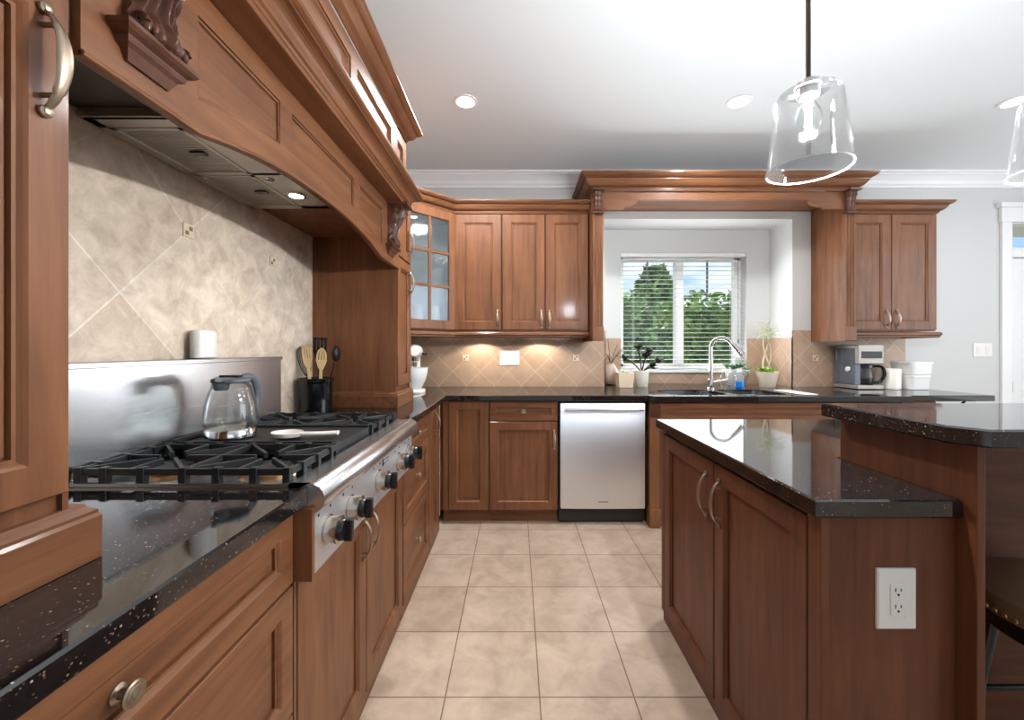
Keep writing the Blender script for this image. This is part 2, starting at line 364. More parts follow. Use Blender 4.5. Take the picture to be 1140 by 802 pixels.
# tiled wall surfaces
struct(MB().box(XW, XW+.008, .45, 2.4, CT, 1.9), 'trim_2', WALLT)
rt = MB(); rt.box(XW, AL+.008, YB-.008, YB, CT, 1.40)
rt.box(AL, AL+.008, YB-.008, AY, CT, 1.338); rt.box(AL, WL, AY-.008, AY, CT, 1.338); rt.box(WR, AR, AY-.008, AY, CT, 1.338); rt.box(WL, WR, AY-.008, AY, CT, WB-.03)
rt.box(AR-.008, AR, YB-.008, AY, CT, 1.338); rt.box(AR-.008, 3.374, YB-.008, YB, CT, 1.40)
rt.box(XW, XW+.008, 2.6, YB, CT, 1.4)
struct(rt, 'trim_3', BACKT)
def accent(c, n, u, sz):
    c, n, u = Vector(c), Vector(n), Vector(u); m = MB(); g = MB()
    o = c - u*sz/2 - Z*sz/2
    m.panel(o, u, n, sz, sz, [(0, 0), (0, .003), (.0015, .004), (sz*.12, .004)])
    for i in (0, 1):
        q = o + u*(sz*(.17+.36*i)) + Z*(sz*(.17+.36*i)) + n*.004
        g.panel(q, u, n, sz*.3, sz*.3, [(0, -.001), (0, .0012), (.001, .0016)])
    return m, g
ACC, ACC2 = plain('accent_cream', srgb(214, 200, 172), .3), plain('accent_umber', srgb(140, 110, 80), .3)
k = 0
for c, n, u, sz in [((XW+.008, 1.41, 1.647), XP, YP, .046), ((XW+.008, 1.898, 1.645), XP, YP, .042), ((-.437, YB-.008, 1.162), YM, XP, .05), ((.519, YB-.008, 1.162), YM, XP, .05), ((2.715-.12, YB-.008, 1.162), YM, XP, .05)]:
    m, g = accent(c, n, u, sz); k += 1
    o = m.build('trim_%d' % (3+k), ACC); o['kind'] = 'structure'; g.build('inlay', ACC2, o)
# kitchen window
wf = MB()
fy0, fy1 = 3.965, 4.03
wf.box(WL, WL+.05, fy0, fy1, WB, WT); wf.box(WR-.06, WR, fy0, fy1, WB, WT); wf.box(WL, WR, fy0, fy1, WT-.05, WT); wf.box(WL, WR, fy0, fy1, WB, WB+.05); wf.box(1.545, 1.622, fy0-.01, fy1, WB, WT)
win = struct(wf, 'window_1', WHITE, bevel=.003)
MB().box(WL+.05, 1.545, 4.0, 4.006, WB+.05, WT-.05).build('pane', PANE, win); MB().box(1.622, WR-.06, 4.0, 4.006, WB+.05, WT-.05).build('pane', PANE, win)
MB().box(1.28, 1.292, 3.992, 4.014, 1.84, WT-.05).build('glazing_bar', GREYP, win); MB().box(1.865, 1.877, 3.992, 4.014, 1.70, WT-.05).build('glazing_bar', GREYP, win)
MB().box(WL-.02, WR+.02, 3.84, 3.965, WB-.03, WB).build('window_sill', WHITE, win, bevel=.004)
# door with transom on the right
dc = MB()
dc.box(4.20, DL, YB-.022, YB, 0, 2.34); dc.box(DR, DR+.08, YB-.022, YB, 0, 2.34); dc.box(4.19, DR+.09, YB-.026, YB, 2.34, 2.46); dc.box(4.165, DR+.11, YB-.045, YB, 2.46, 2.50); dc.box(4.185, DR+.09, YB-.032, YB, 2.335, 2.35)
dc.box(DL, DR, YB, YB+.1, 2.04, 2.12); dc.box(DL, DL+.03, YB, YB+.1, 0, DT); dc.box(DR-.03, DR, YB, YB+.1, 0, DT); dc.box(DL, DR, YB, YB+.1, DT-.03, DT)
dr = struct(dc, 'door_1', WHITE, bevel=.003)
MB().panel((DL+.03, YB+.07, .01), XP, YM, DR-DL-.06, 2.02, [(0,0),(0,.038),(.002,.04),(.11,.04),(.118,.034),(.125,.03),(.16,.03)]).build('door_leaf', WHITE, dr)
MB().box(DL+.03, DR-.03, YB+.05, YB+.056, 2.12, DT-.03).build('transom_pane', PANE, dr)
MB().box(DL+.028, DL+.034, YB+.0, YB+.03, .86, .96).build('hinge', SOCKET, dr)
struct(MB().box(3.0, 4.20, YB-.014, YB, 0, .12), 'baseboard_back', WHITE, bevel=.003)

# ------------------------------------------------------------------ outside
def clump(m, n, f, smin, smax):
    for _ in range(n):
        c = f(); r_ = random.uniform(smin, smax)
        a = Vector((random.gauss(0,1), random.gauss(0,1), random.gauss(0,1))).normalized(); b = a.orthogonal().normalized()
        q = Matrix.Rotation(random.uniform(0, 6.28), 3, a); b = q @ b; d = a.cross(b)
        m.add([c-b*r_, c+d*r_*.5, c+b*r_, c-d*r_*.5], [(0,1,2,3)])
tag(MB().box(-14, 20, 4.3, 40, -.6, -.3).build('garden_ground', GRASS), 'pale garden ground outside the kitchen window', 'ground')['kind'] = 'structure'
random.seed(3)
m = MB()
def hp():
    x = random.uniform(-1, 9.5); z = random.uniform(-.3, 2.32 + .12*math.sin(x*1.7) + .10*math.sin(x*4.1)); return Vector((x, 8.2 + random.uniform(-.5, .6) + .2*math.sin(x*3+z*2), z))
clump(m, 9000, hp, .06, .15); m.box(-1, 9.5, 8.4, 9.0, -.3, 2.1)
tag(m.build('hedge', HEDGE, fix=False), 'tall green hedge filling the lower part of the window view', 'hedge')
m = MB()
def tp():
    a = random.uniform(0, 6.28); rr = random.random()**.5*1.0; z = random.uniform(1.6, 3.35); rr *= max(.1, (3.4-z)/1.8)**.6; return Vector((3.6+rr*math.cos(a), 10.6+rr*math.sin(a), z))
tr = thing('garden_tree', 'bushy tree rising above the hedge in the left window pane', 'tree', (3.75, 10.6, -.3))
clump(m, 2600, tp, .07, .16); m.build('crown', TREE, tr, fix=False)
MB().tube([(3.6,10.6,-.3),(3.63,10.6,1.5),(3.6,10.6,2.9)], [.12,.09,.03], 10).build('trunk', plain('bark', srgb(90,74,60), .8), tr)

# ------------------------------------------------------------------ blinds
bl = thing('window_blind', 'white horizontal slatted blind hanging in the kitchen window', 'blind', (1.586, 3.9, WB))
m = MB(); nsl = 24; pz = (WT-.06-WB-.03)/nsl
for i in range(nsl):
    z = WB+.03+pz*(i+.5); dy = .024; dz = .0012
    m.loops([[(x, 3.905+dy*math.sin(a)*1, z+.0015*math.cos(a)+dz*math.sin(a)) for a in [k*math.pi/4 for k in range(8)]] for x in (WL+.008, WR-.008)])
m.build('slats', WHITE, bl)
MB().box(WL+.004, WR-.004, 3.875, 3.935, WT-.035, WT-.002).build('headrail', WHITE, bl, bevel=.003)
MB().box(WL+.008, WR-.008, 3.88, 3.93, WB+.004, WB+.022).build('bottom_rail', WHITE, bl, bevel=.003)
m = MB()
for x in (1.12, 1.586, 2.06):
    for y in (3.879, 3.931): m.tube([(x, y, WB+.02), (x, y, WT-.05)], .0012, 6)
m.build('ladder_cords', WHITE, bl)
m = MB(); m.tube([(2.10, 3.868, WT-.05), (2.102, 3.866, 1.33)], .0016, 6); m.lathe((2.102, 3.866, 1.29), [(.002, 0), (.007, .005), (.006, .035), (.002, .042)], seg=10)
m.build('pull_cord', GREYP, bl)

# ------------------------------------------------------------------ left run: base cabinets
XF = -.535            # cabinet box front of the left run (doors add 2 cm)
def knobbed_drawer(y0, y1, z0, z1, par, name='drawer', st=.05):
    d = door((XF, y0, z0), YP, XP, y1-y0, z1-z0, name, WY, par, st)
    knob((XF+.007 if (z1-z0) > .1 else XF+T_, (y0+y1)/2, (z0+z1)/2), XP, d); return d
c = thing('drawer_cabinet', 'near left drawer base under the granite beside the range', 'base cabinet', (-.8, .45, 0))
MB().box(XW+.005, XF, -.25, .952, .0, CT-CTH).build('cabinet_body', WY, c)
MB().box(XF, XF+.01, -.25, .952, 0, .09).build('plinth', WY, c)
def kd(x0, x1, z0, z1): return knobbed_drawer(x0, x1, z0, z1, c)
kd(.135, .945, .70, .868); kd(.135, .945, .40, .692); kd(.135, .945, .10, .392)
MB().box(XF, XF+.02, .948, .958, .0, .70).box(XF, -.472, .946, .9585, .70, .868).build('filler_strip', WV, c)

c = thing('range_base_cabinet', 'two-door base cabinet directly under the rangetop', 'base cabinet', (-.8, 1.41, 0))
MB().box(XW+.005, XF, .962, 1.858, 0, .69).build('cabinet_body', WV, c)
MB().box(XF, XF+.01, .962, 1.858, 0, .05).build('plinth', WY, c)
for y0, y1, hy in ((.966, 1.406, 1.372), (1.412, 1.854, 1.448)):
    d = door((XF, y0, .052), YP, XP, y1-y0, .636, 'door', WV, c, .062); arch_pull((XF+T_, hy, .60), XP, d, .125)

c = thing('drawer_cabinet', 'three-drawer base beyond the range, before the corner', 'base cabinet', (-.8, 2.15, 0))
MB().box(XW+.005, XF, 1.864, 2.43, 0, CT-CTH).build('cabinet_body', WY, c)
MB().box(XF, XF+.01, 1.864, 2.43, 0, .05).build('plinth', WY, c)
for z0, z1 in ((.735, .868), (.425, .727), (.06, .417)):
    d = door((XF, 1.875, z0), YP, XP, .545, z1-z0, 'drawer', WY, c, .042 if z1-z0 < .2 else .055); knob((XF+(.007), 2.148, (z0+z1)/2), XP, d)
c = thing('pullout_cabinet', 'narrow pull-out base with one long handle left of the corner', 'base cabinet', (-.8, 2.6, 0))
MB().box(XW+.005, XF, 2.434, 2.80, 0, CT-CTH).build('cabinet_body', WV, c)
MB().box(XF, XF+.01, 2.434, 2.80, 0, .05).build('plinth', WY, c)
d = door((XF, 2.44, .06), YP, XP, .28, .808, 'door', WV, c, .05); arch_pull((XF+T_, 2.60, .765), XP, d, .125)
m = MB(); pts = [(XF+.012, 2.79, .1+i*.0115) for i in range(67)]
m.tube(pts, [(.0028 + .0016*(i % 2)) for i in range(67)], 8); m.build('rope_moulding', plain('rope_wood', srgb(176, 140, 108), .5), c)

# countertops: near-left piece and the L-shaped far piece
gp = [(0, CT-CTH), (.006, CT-CTH), (.012, CT-CTH+.006), (.012, CT-.005), (.008, CT), (0, CT)]
def slab(name, label, poly, hole=None, z1=CT, th=CTH, cat='countertop'):
    """granite slab with an eased edge; poly counter-clockwise [(x,y)]"""
    m = MB(); e = .004
    n = len(poly); P = [Vector(p) for p in poly]
    def inset(k):
        r = []
        for i in range(n):
            d0 = (P[i]-P[i-1]).normalized(); d1 = (P[(i+1) % n]-P[i]).normalized()
            n0 = Vector((-d0.y, d0.x)); n1 = Vector((-d1.y, d1.x)); mm = (n0+n1).normalized(); r.append(P[i]+mm*(k/max(.2, mm.dot(n0))))
        return r
    a, b = inset(e), inset(0)
    m.loops([[(p.x, p.y, z1-th) for p in a], [(p.x, p.y, z1-th+e) for p in b], [(p.x, p.y, z1-e) for p in b], [(p.x, p.y, z1) for p in a]])
    o = m.build(name, GR); tag(o, label, cat); return o
slab('countertop', 'black granite countertop piece in the left foreground beside the rangetop', [(XW+.002, -.25), (-.488, -.25), (-.488, .958), (XW+.002, .958)])
SY = 2.85
far = slab('countertop', 'long L-shaped black granite countertop running along the back wall under the window',
     [(XW+.01, 1.866), (-.488, 1.866), (-.488, SY), (.915, SY), (.945, SY-.05), (2.72, SY-.05), (2.75, SY), (3.34, SY), (3.34, YB-.01), (AR-.01, YB-.01), (AR-.01, AY-.01), (AL+.01, AY-.01), (AL+.01, YB-.01), (XW+.01, YB-.01)])
far['category'] = 'countertop'
# sink opening: cut by boolean
cut = MB()
def rrect(x0, x1, y0, y1, r, z, k=6):
    p = []
    for cx, cy, a0 in ((x1-r, y1-r, 0), (x0+r, y1-r, 90), (x0+r, y0+r, 180), (x1-r, y0+r, 270)):
        for i in range(k+1): a = R(a0+90*i/k); p.append((cx+r*math.cos(a), cy+r*math.sin(a), z))
    return p
B1, B2 = (1.09, 1.52, 2.88, 3.24), (1.57, 1.95, 2.88, 3.27)
def cutter(bs, z0, z1, g=0):
    m = MB()
    for x0, x1, y0, y1 in bs: m.loops([rrect(x0-g, x1+g, y0-g, y1+g, .09, z0), rrect(x0-g, x1+g, y0-g, y1+g, .09, z1)])
    return m
def boolcut(ob, m):
    co = m.build('cutter', DARK); md = ob.modifiers.new('cut', 'BOOLEAN'); md.object = co; md.operation = 'DIFFERENCE'; md.solver = 'EXACT'
    dg = bpy.context.evaluated_depsgraph_get(); me = bpy.data.meshes.new_from_object(ob.evaluated_get(dg)); ob.modifiers.clear(); ob.data = me
    cm = co.data; bpy.data.objects.remove(co); bpy.data.meshes.remove(cm)
boolcut(far, cutter([B1, B2], .8, 1.0))
sk = thing('kitchen_sink', 'stainless double-bowl undermount sink below the window', 'sink', (1.52, 3.07, CT-CTH-.2))
for x0, x1, y0, y1 in (B1, B2):
    m = MB(); zt = CT-CTH-.001
    m.loops([rrect(x0-.015, x1+.015, y0-.015, y1+.015, .095, zt), rrect(x0-.002, x1+.002, y0-.002, y1+.002, .09, zt), rrect(x0, x1, y0, y1, .09, zt-.15), rrect(x0+.03, x1-.03, y0+.03, y1-.03, .08, zt-.19)], True, False, True)
    b = m.build('bowl', STEELX, sk)
    MB().lathe(((x0+x1)/2, (y0+y1)/2, zt-.189), [(.045, 0), (.045, .003), (.03, .003), (.028, .001)], seg=20).build('drain', CHROME, b)

# ------------------------------------------------------------------ back run: base cabinets
YF = 2.895
c = thing('corner_cabinet', 'narrow single-door base at the left end of the back wall run', 'base cabinet', (-.35, 3.2, 0))
MB().box(XW+.3, -.192, YF, YB-.01, .1, CT-CTH).build('cabinet_body', WV, c); MB().box(XF+.012, -.192, YF+.05, YB-.02, 0, .1).build('toe_kick', WX, c)
MB().box(XF+.02, -.478, YF-.018, YF, .1, CT-CTH).build('corner_post', WV, c)
door((-.474, YF, .105), XP, YM, .278, .765, 'door', WV, c, .06)
c = thing('door_and_drawer_cabinet', 'base cabinet with one drawer over one door, left of the dishwasher', 'base cabinet', (.05, 3.2, 0))
MB().box(-.190, .295, YF, YB-.01, .1, CT-CTH).build('cabinet_body', WV, c); MB().box(-.190, .295, YF+.05, YB-.02, 0, .1).build('toe_kick', WX, c)
d = door((-.184, YF, .733), XP, YM, .474, .137, 'drawer', WX, c, .045); knob((.053, YF-.007, .80), YM, d)
d = door((-.184, YF, .105), XP, YM, .474, .620, 'door', WV, c, .06); arch_pull((.268, YF-T_, .60), YM, d, .12)

dw = thing('dishwasher', 'stainless steel dishwasher with a bar handle in the back run', 'dishwasher', (.61, 3.2, 0))
MB().box(.302, .912, YF+.01, YB-.02, .02, CT-CTH-.005).build('tub', DARK, dw)
m = MB()
for i in range(13):
    t = i/12; m  # front skin is slightly bowed
rings = []
for z in (.118, .124, .85, .856):
    e = .003 if z in (.118, .856) else 0
    rings.append([(.312+e, YF, z)] + [(.312+e+(.592-2*e)*i/16, YF-.03-.006*math.sin(math.pi*i/16)+e, z) for i in range(17)] + [(.904-e, YF, z)])
m.loops(rings, True); m.build('door', STEELX, dw)
m = MB(); m.tube([(.335, YF-.075, .818), (.88, YF-.075, .818)], .0095, 16)
for x in (.36, .855): m.tube([(x, YF-.03, .818), (x, YF-.075, .818)], .006, 10)
m.build('handle', CHROME, dw)
MB().box(.305, .909, YF+.03, YF+.05, 0, .112).build('kick_plate', BLACK, dw)
MB().box(.575, .645, YF-.0375, YF-.03, .166, .171).build('badge', GREYP, dw)

c = thing('sink_cabinet', 'long bumped-out base cabinet under the sink with carved end posts', 'base cabinet', (1.8, 3.2, 0))
YS = SY-.05+.03
m = MB(); m.box(.93, 2.735, YS+.022, YB-.01, .0, .655); m.box(.93, 2.735, YS+.022, YS+.04, .69, CT-CTH); m.box(.93, .95, YS+.022, YB-.01, .69, CT-CTH); m.box(2.715, 2.735, YS+.022, YB-.01, .69, CT-CTH)
m.build('cabinet_body', WX, c)
for x in (.925, 2.665):
    p = MB().box(x, x+.07, YS-.005, YS+.05, .13, .765).box(x-.003, x+.073, YS-.012, YS+.05, 0, .13).build('post', WV, c, bevel=.003)
    m = MB(); m.box(x, x+.07, YS-.006, YS+.05, .765, CT-CTH)
    for i in range(4): m.lathe((x+.014+.014*i, YS-.006, .845), [(.0055, 0), (.004, .005), (.001, .006)], YM, 10)
    m.build('carved_block', WD, p)
door((1.0, YS+.022, .735), XP, YM, 1.66, .132, 'drawer', WX, c, .04)
for i, x in enumerate((1.0, 1.42, 1.84, 2.255)): 
    d = door((x, YS+.022, .10), XP, YM, .41, .625, 'door', WV, c); arch_pull((x+(.37 if i % 2 == 0 else .04), YS+.002, .64), YM, d, .12)
c = thing('end_cabinet', 'base cabinet at the right end of the back run below the coffee maker', 'base cabinet', (2.85, 3.2, 0))
MB().box(2.745, 2.962, YF, YB-.01, .0, CT-CTH).build('cabinet_body', WV, c)
door((2.752, YF, .735), XP, YM, .205, .132, 'drawer', WX, c, .04); d = door((2.752, YF, .10), XP, YM, .205, .625, 'door', WV, c, .05); knob((2.855, YF-.007, .80), YM, d)
m = MB(); m.box(3.0, 3.26, 2.90, 2.93, CT-CTH-.008, CT-CTH); m.box(2.964, 2.972, 2.90, 2.93, .62, CT-CTH)
m.tube([(2.97, 2.915, .66), (3.2, 2.915, CT-CTH-.01)], .008, 8)
tag(m.build('counter_bracket', BLACK), 'black steel bracket under the overhanging right end of the back countertop', 'bracket')

# ------------------------------------------------------------------ tall tower cabinets either side of the range
XT = -.682           # tower box front; doors add 2cm
def tower(y0, y1, label, hy, plinth):
    t = thing('tower_cabinet', label, 'tall cabinet', ((XW+XT)/2, (y0+y1)/2, CT))
    MB().box(XW+.01, XT, y0, y1, 1.0, 2.35).build('cabinet_body', WV, t)
    MB().box(XT, XT+.006, y0, y1, 1.0, 2.30).build('face_frame', WV, t)
    m = MB(); m.sweep([(XW+.01, plinth[1]), (XT+.008, plinth[1]), (XT+.008, plinth[0]), (XW+.01, plinth[0])][::-1],
            [(0, CT+.001), (.024, CT+.001), (.024, CT+.066), (.021, CT+.071), (.021, CT+.076), (.012, CT+.083), (.010, CT+.088), (0, CT+.088)])
    m.box(XW+.01, XT+.008, plinth[0], plinth[1], CT+.001, CT+.086); m.build('plinth', WY, t)
    MB().box(XT, XT+.014, y1-.0075, y1+.001, 1.0, 2.30).build('edge_stile', WV, t); MB().box(XT, XT+.014, y0-.001, y0+.0075, 1.0, 2.30).build('edge_stile', WV, t)
    for z0, z1, hz in ((1.03, 1.757, 1.64), (1.766, 2.29, 1.885)):
        d = door((XT+.006, y0+.008, z0), YP, XP, y1-y0-.016, z1-z0, 'door', WV, t, .055); arch_pull((XT+.006+T_, hy, hz), XP, d, .135)
    return t
t1 = tower(.31, .609, 'tall wooden cabinet at the left edge, standing on the near granite countertop', .566, (.31, .618))
t2 = tower(2.27, 2.56, 'tall narrow wooden cabinet at the far end of the range, before the corner', 2.50, (2.268, 2.56))

# ------------------------------------------------------------------ mantle hood
hd = thing('mantle_hood', 'carved wooden mantle hood arching over the range', 'range hood', (-.9, 1.42, 1.68))
Y0, Y1 = .612, 2.268; XV = -.66
def arch(y):
    t = (y-1.405)/.565
    if abs(t) >= 1: return 1.68
    return 1.68 + .066*(1-abs(t)**2.3)**1.0*(1 if abs(t) < .93 else 1)
TOPV = 1.985
pans = [(.838, 1.13), (1.19, 1.641), (1.711, 2.0)]
def pb(y): return max(1.752, min(1.822, arch(y)+.072 if abs(y-1.405) < .56 else 1.752))
ys = sorted(set([Y0, Y1] + [Y0 + (Y1-Y0)*i/66 for i in range(67)] + [y for p in pans for y in p]))
m = MB()
def inpan(a, b):
    for p in pans:
        if a >= p[0]-1e-6 and b <= p[1]+1e-6: return True
    return False
for a, b in zip(ys, ys[1:]):
    def q(za, zb, zc, zd): m.add([(XV, a, za), (XV, b, zb), (XV, b, zc), (XV, a, zd)], [(0,1,2,3)])
    if inpan(a, b): q(arch(a), arch(b), pb(b), pb(a)); q(1.925, 1.925, TOPV, TOPV)
    else:
        # keep shared verts so the board closes
        q(arch(a), arch(b), pb(b), pb(a)); q(pb(a), pb(b), 1.925, 1.925); q(1.925, 1.925, TOPV, TOPV)
o = m.build('valance', WY, hd); md = o.modifiers.new('solid', 'SOLIDIFY'); md.thickness = .016; md.offset = 0
m = MB()
for a, b in zip(ys, ys[1:]):
    if a < Y0+.01 or b > Y1-.01: continue
    m.add([(XV-.004, a, arch(a)+.02), (XV-.004, b, arch(b)+.02), (XV-.004, b, TOPV), (XV-.004, a, TOPV)], [(0,1,2,3)])
o = m.build('recessed_panel', WY, hd); md = o.modifiers.new('solid', 'SOLIDIFY'); md.thickness = .008; md.offset = 0
for p in pans:                                  # bead round each recess
    n = 14; yy = [p[0]+(p[1]-p[0])*i/n for i in range(n+1)]; XB = XV+.0025
    loop = [(XB, y, pb(y)+.005) for y in yy] + [(XB, p[1]-.004, 1.92)] + [(XB, p[0]+.004, 1.92)] + [(XB, p[0]+.004, pb(p[0])+.005)]
    MB().tube(loop, .0042, 8).build('panel_bead', WY, hd)
m = MB(); m.tube([(XV+.009, y, arch(y)+.005) for y in ys], .005, 8); m.build('edge_bead', WY, hd)
# top box: soffit, big moulding, frieze with panels, crown
XB = -.612
m = MB(); m.box(XW+.01, XV-.012, Y0, Y1, 1.90, TOPV); m.box(XW+.01, XB-.016, Y0+.02, Y1-.02, TOPV, 2.40); m.build('hood_box', WY, hd)
zz = TOPV
mp_ = [(0, zz-.004), (.086, zz-.004), (.088, zz-.002), (.088, zz+.008), (.092, zz+.010), (.095, zz+.014), (.093, zz+.018), (.098, zz+.021)] + [(.100+.034*(1-math.cos(R(a))), zz+.022+.034*math.sin(R(a))) for a in range(0, 91, 15)] + [(.138, zz+.056), (.138, zz+.061), (.144, zz+.063), (.152, zz+.067), (.156, zz+.073), (.156, zz+.080), (.150, zz+.084), (.03, zz+.086), (0, zz+.086)]
MB().sweep([(XV, Y0+.002), (XV, 2.095), (XV-.012, 2.095)], mp_).build('mantle_moulding', WY, hd)
fz0, fz1 = zz+.083, 2.36
fp = [(.66, .78), (.84, 1.49), (1.55, 1.97), (2.075, 2.175)]
m = MB(); yy = sorted([Y0+.025, Y1-.03] + [v for p in fp for v in p])
for a, b in zip(yy, yy[1:]):
    zs = [fz0, fz0+.045, fz1-.055, fz1]
    for i in range(3):
        if i == 1 and any(abs(a-p[0]) < 1e-6 for p in fp): continue
        m.add([(XB, a, zs[i]), (XB, b, zs[i]), (XB, b, zs[i+1]), (XB, a, zs[i+1])], [(0,1,2,3)])
o = m.build('frieze', WY, hd); md = o.modifiers.new('solid', 'SOLIDIFY'); md.thickness = .02; md.offset = 0
for p in fp:
    MB().panel((XB-.006, p[0]+.001, fz0+.046), YP, XP, p[1]-p[0]-.002, fz1-fz0-.102, [(0, 0), (0, .011), (.006, .009), (.009, .004), (.02, .002)]).build('frieze_panel', WY, hd)
MB().sweep([(XW+.1, Y0+.02), (XB+.008, Y0+.02), (XB+.008, Y1-.02), (XW+.1, Y1-.02)], crownprof(.075, .085, 2.374)).build('crown_moulding', WY, hd)
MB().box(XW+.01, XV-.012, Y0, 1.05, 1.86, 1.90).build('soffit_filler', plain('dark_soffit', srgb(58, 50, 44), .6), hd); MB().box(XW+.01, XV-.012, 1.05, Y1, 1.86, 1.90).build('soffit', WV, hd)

def corbel(y0, y1, par):
    """acanthus scroll bracket on the valance: S-profile, fluted leaf, scroll ends and a moulded foot"""
    yc = (y0+y1)/2; hw = (y1-y0)/2; xb = XV+.012
    NT, NS = 60, 41; prof = []
    key = [(1.766, .024), (1.772, .040), (1.785, .046), (1.798, .040), (1.812, .031), (1.835, .032), (1.865, .042), (1.895, .058), (1.925, .073), (1.945, .080), (1.962, .078), (1.974, .066)]
    kp = smooth([Vector((a, b, 0)) for a, b in key], 8)
    for i in range(NT+1):
        q = kp[round(i*(len(kp)-1)/NT)]; prof.append((q.y, q.x, (q.x-1.766)/.208))
    m = MB(); rings = []
    for o_, z, t in prof:
        ring = [(xb-.01, yc-hw*.82, z)]
        for j in range(NS+1):
            s = -1+2*j/NS
            wdt = hw*(.80+.16*math.sin(t*9+.5)*(.4+.6*t))
            fl = .5+.5*math.cos(s*math.pi*5 + math.sin(t*6)*1.2*s)
            mid = math.exp(-(s/.13)**2)
            dp = o_*(1-.55*abs(s)**3) - .013*(1-fl)*(.45+.55*t)*(1-mid) + .006*mid + .004*math.sin(t*34+abs(s)*5)*abs(s)
            ring.append((xb+dp, yc+s*wdt, z - .012*abs(s)**2*math.sin(t*3.1)))
        ring.append((xb-.01, yc+hw*.82, z)); rings.append(ring)
    m.loops(rings, True); b = m.build('corbel', WD, par)
    m = MB()
    for sg in (-1, 1):                           # scroll volutes
        y = yc+sg*hw*.80
        pts = []
        for k in range(40):
            a = k/39*2.25*2*math.pi; r_ = .024*(1-k/46); pts.append((xb+.050+r_*math.cos(a), y, 1.946+r_*math.sin(a)))
        MB().tube(pts, [.0065*(1-.5*k/39) for k in range(40)], 8).build('scroll', WD, b)
        pts = []
        for k in range(30):
            a = k/29*1.75*2*math.pi; r_ = .014*(1-k/36); pts.append((xb+.022+r_*math.cos(a), y, 1.785+r_*math.sin(a)))
        MB().tube(pts, [.005*(1-.5*k/29) for k in range(30)], 8).build('scroll', WD, b)
    for j in range(7):                           # curled leaf tips above the foot
        s = -1+2*j/6; MB().sphere((xb+.036-.006*abs(s), yc+s*hw*.72, 1.780+.004*(j % 2)), .0085, 1, .8, 1.3, 12, 8).build('leaf_tip', WD, b)
    fp_ = [(0, 1.72), (.002, 1.72), (.005, 1.727), (.010, 1.738), (.018, 1.743), (.020, 1.749), (.020, 1.753), (.029, 1.757), (.034, 1.763), (.034, 1.770), (0, 1.770)]
    MB().sweep([(xb-.01, yc-hw*.72), (xb, yc-hw*.72), (xb, yc+hw*.72), (xb-.01, yc+hw*.72)], fp_).build('corbel_foot', WD, b)
    MB().box(xb-.01, xb+.1, yc-hw*1.02, yc+hw*1.02, 1.972, 1.984).build('corbel_cap', WD, b, bevel=.003)
corbel(.667, .775, hd); corbel(2.06, 2.168, hd)

# stainless hood insert
hi = thing('hood_insert', 'stainless extractor liner with mesh filters set up inside the wooden hood', 'extractor', (-.9, 1.38, 1.84))
ZL = 1.835
MB().box(-1.12, -.70, 1.05, 1.735, ZL+.010, 1.858).build('filter_backing', DARK, hi); m = MB(); m.box(-1.12, -.70, 1.045, 1.06, ZL, 1.858); m.box(-1.12, -1.095, 1.05, 1.735, ZL, ZL+.006); m.box(-.90, -.70, 1.05, 1.735, ZL, ZL+.006)
m.box(-1.12, -.70, 1.05, 1.10, ZL, ZL+.006); m.box(-1.12, -.70, 1.70, 1.735, ZL, ZL+.006); m.box(-1.12, -.70, 1.385, 1.40, ZL, ZL+.006)
m.build('liner', STEELH, hi)
for y0, y1 in ((1.10, 1.385), (1.40, 1.70)):
    m = MB(); m.box(-1.095, -.9, y0, y0+.012, ZL-.002, ZL+.006); m.box(-1.095, -.9, y1-.012, y1, ZL-.002, ZL+.006); m.box(-1.095, -1.083, y0, y1, ZL-.002, ZL+.006); m.box(-.912, -.9, y0, y1, ZL-.002, ZL+.006)
    n = int((y1-y0)/.0115)
    for i in range(n):
        y = y0+.012+(y1-y0-.024)*(i+.5)/n; m.box(-1.083, -.912, y-.0036, y+.0036, ZL+.001, ZL+.005)
    f = m.build('filter', STEELH, hi)
    MB().box(-.985, -.945, y0+(y1-y0)*.5-.012, y0+(y1-y0)*.5+.014, ZL-.004, ZL).build('latch', BLACK, f)
m = MB(); m.lathe((-.864, 1.433, ZL+.001), [(.016, 0), (.016, -.003), (.010, -.005), (.009, -.012), (.001, -.013)], seg=20); m.build('button', CHROME, hi)
MB().box(-.80, -.74, 1.27, 1.36, ZL-.003, ZL).build('control_slot', GREYP, hi)
for y in (1.583, 1.2):
    b = MB().lathe((-.80 if y < 1.3 else -.851, y, ZL+.001), [(.036, 0), (.036, -.004), (.028, -.006), (.026, -.003)], seg=28).build('lamp_ring', CHROME, hi)
    MB().lathe((-.80 if y < 1.3 else -.851, y, ZL-.001), [(.025, -.0), (.025, -.004), (.012, -.007)], seg=24).build('lamp_face', HALO if y > 1.3 else WHITE, b)
light('hood_lamp', 'SPOT', (-.851, 1.583, ZL-.012), 4, .02, rot=(0, R(-8), 0), color=(1, .9, .76), spot=130, blend=.6)

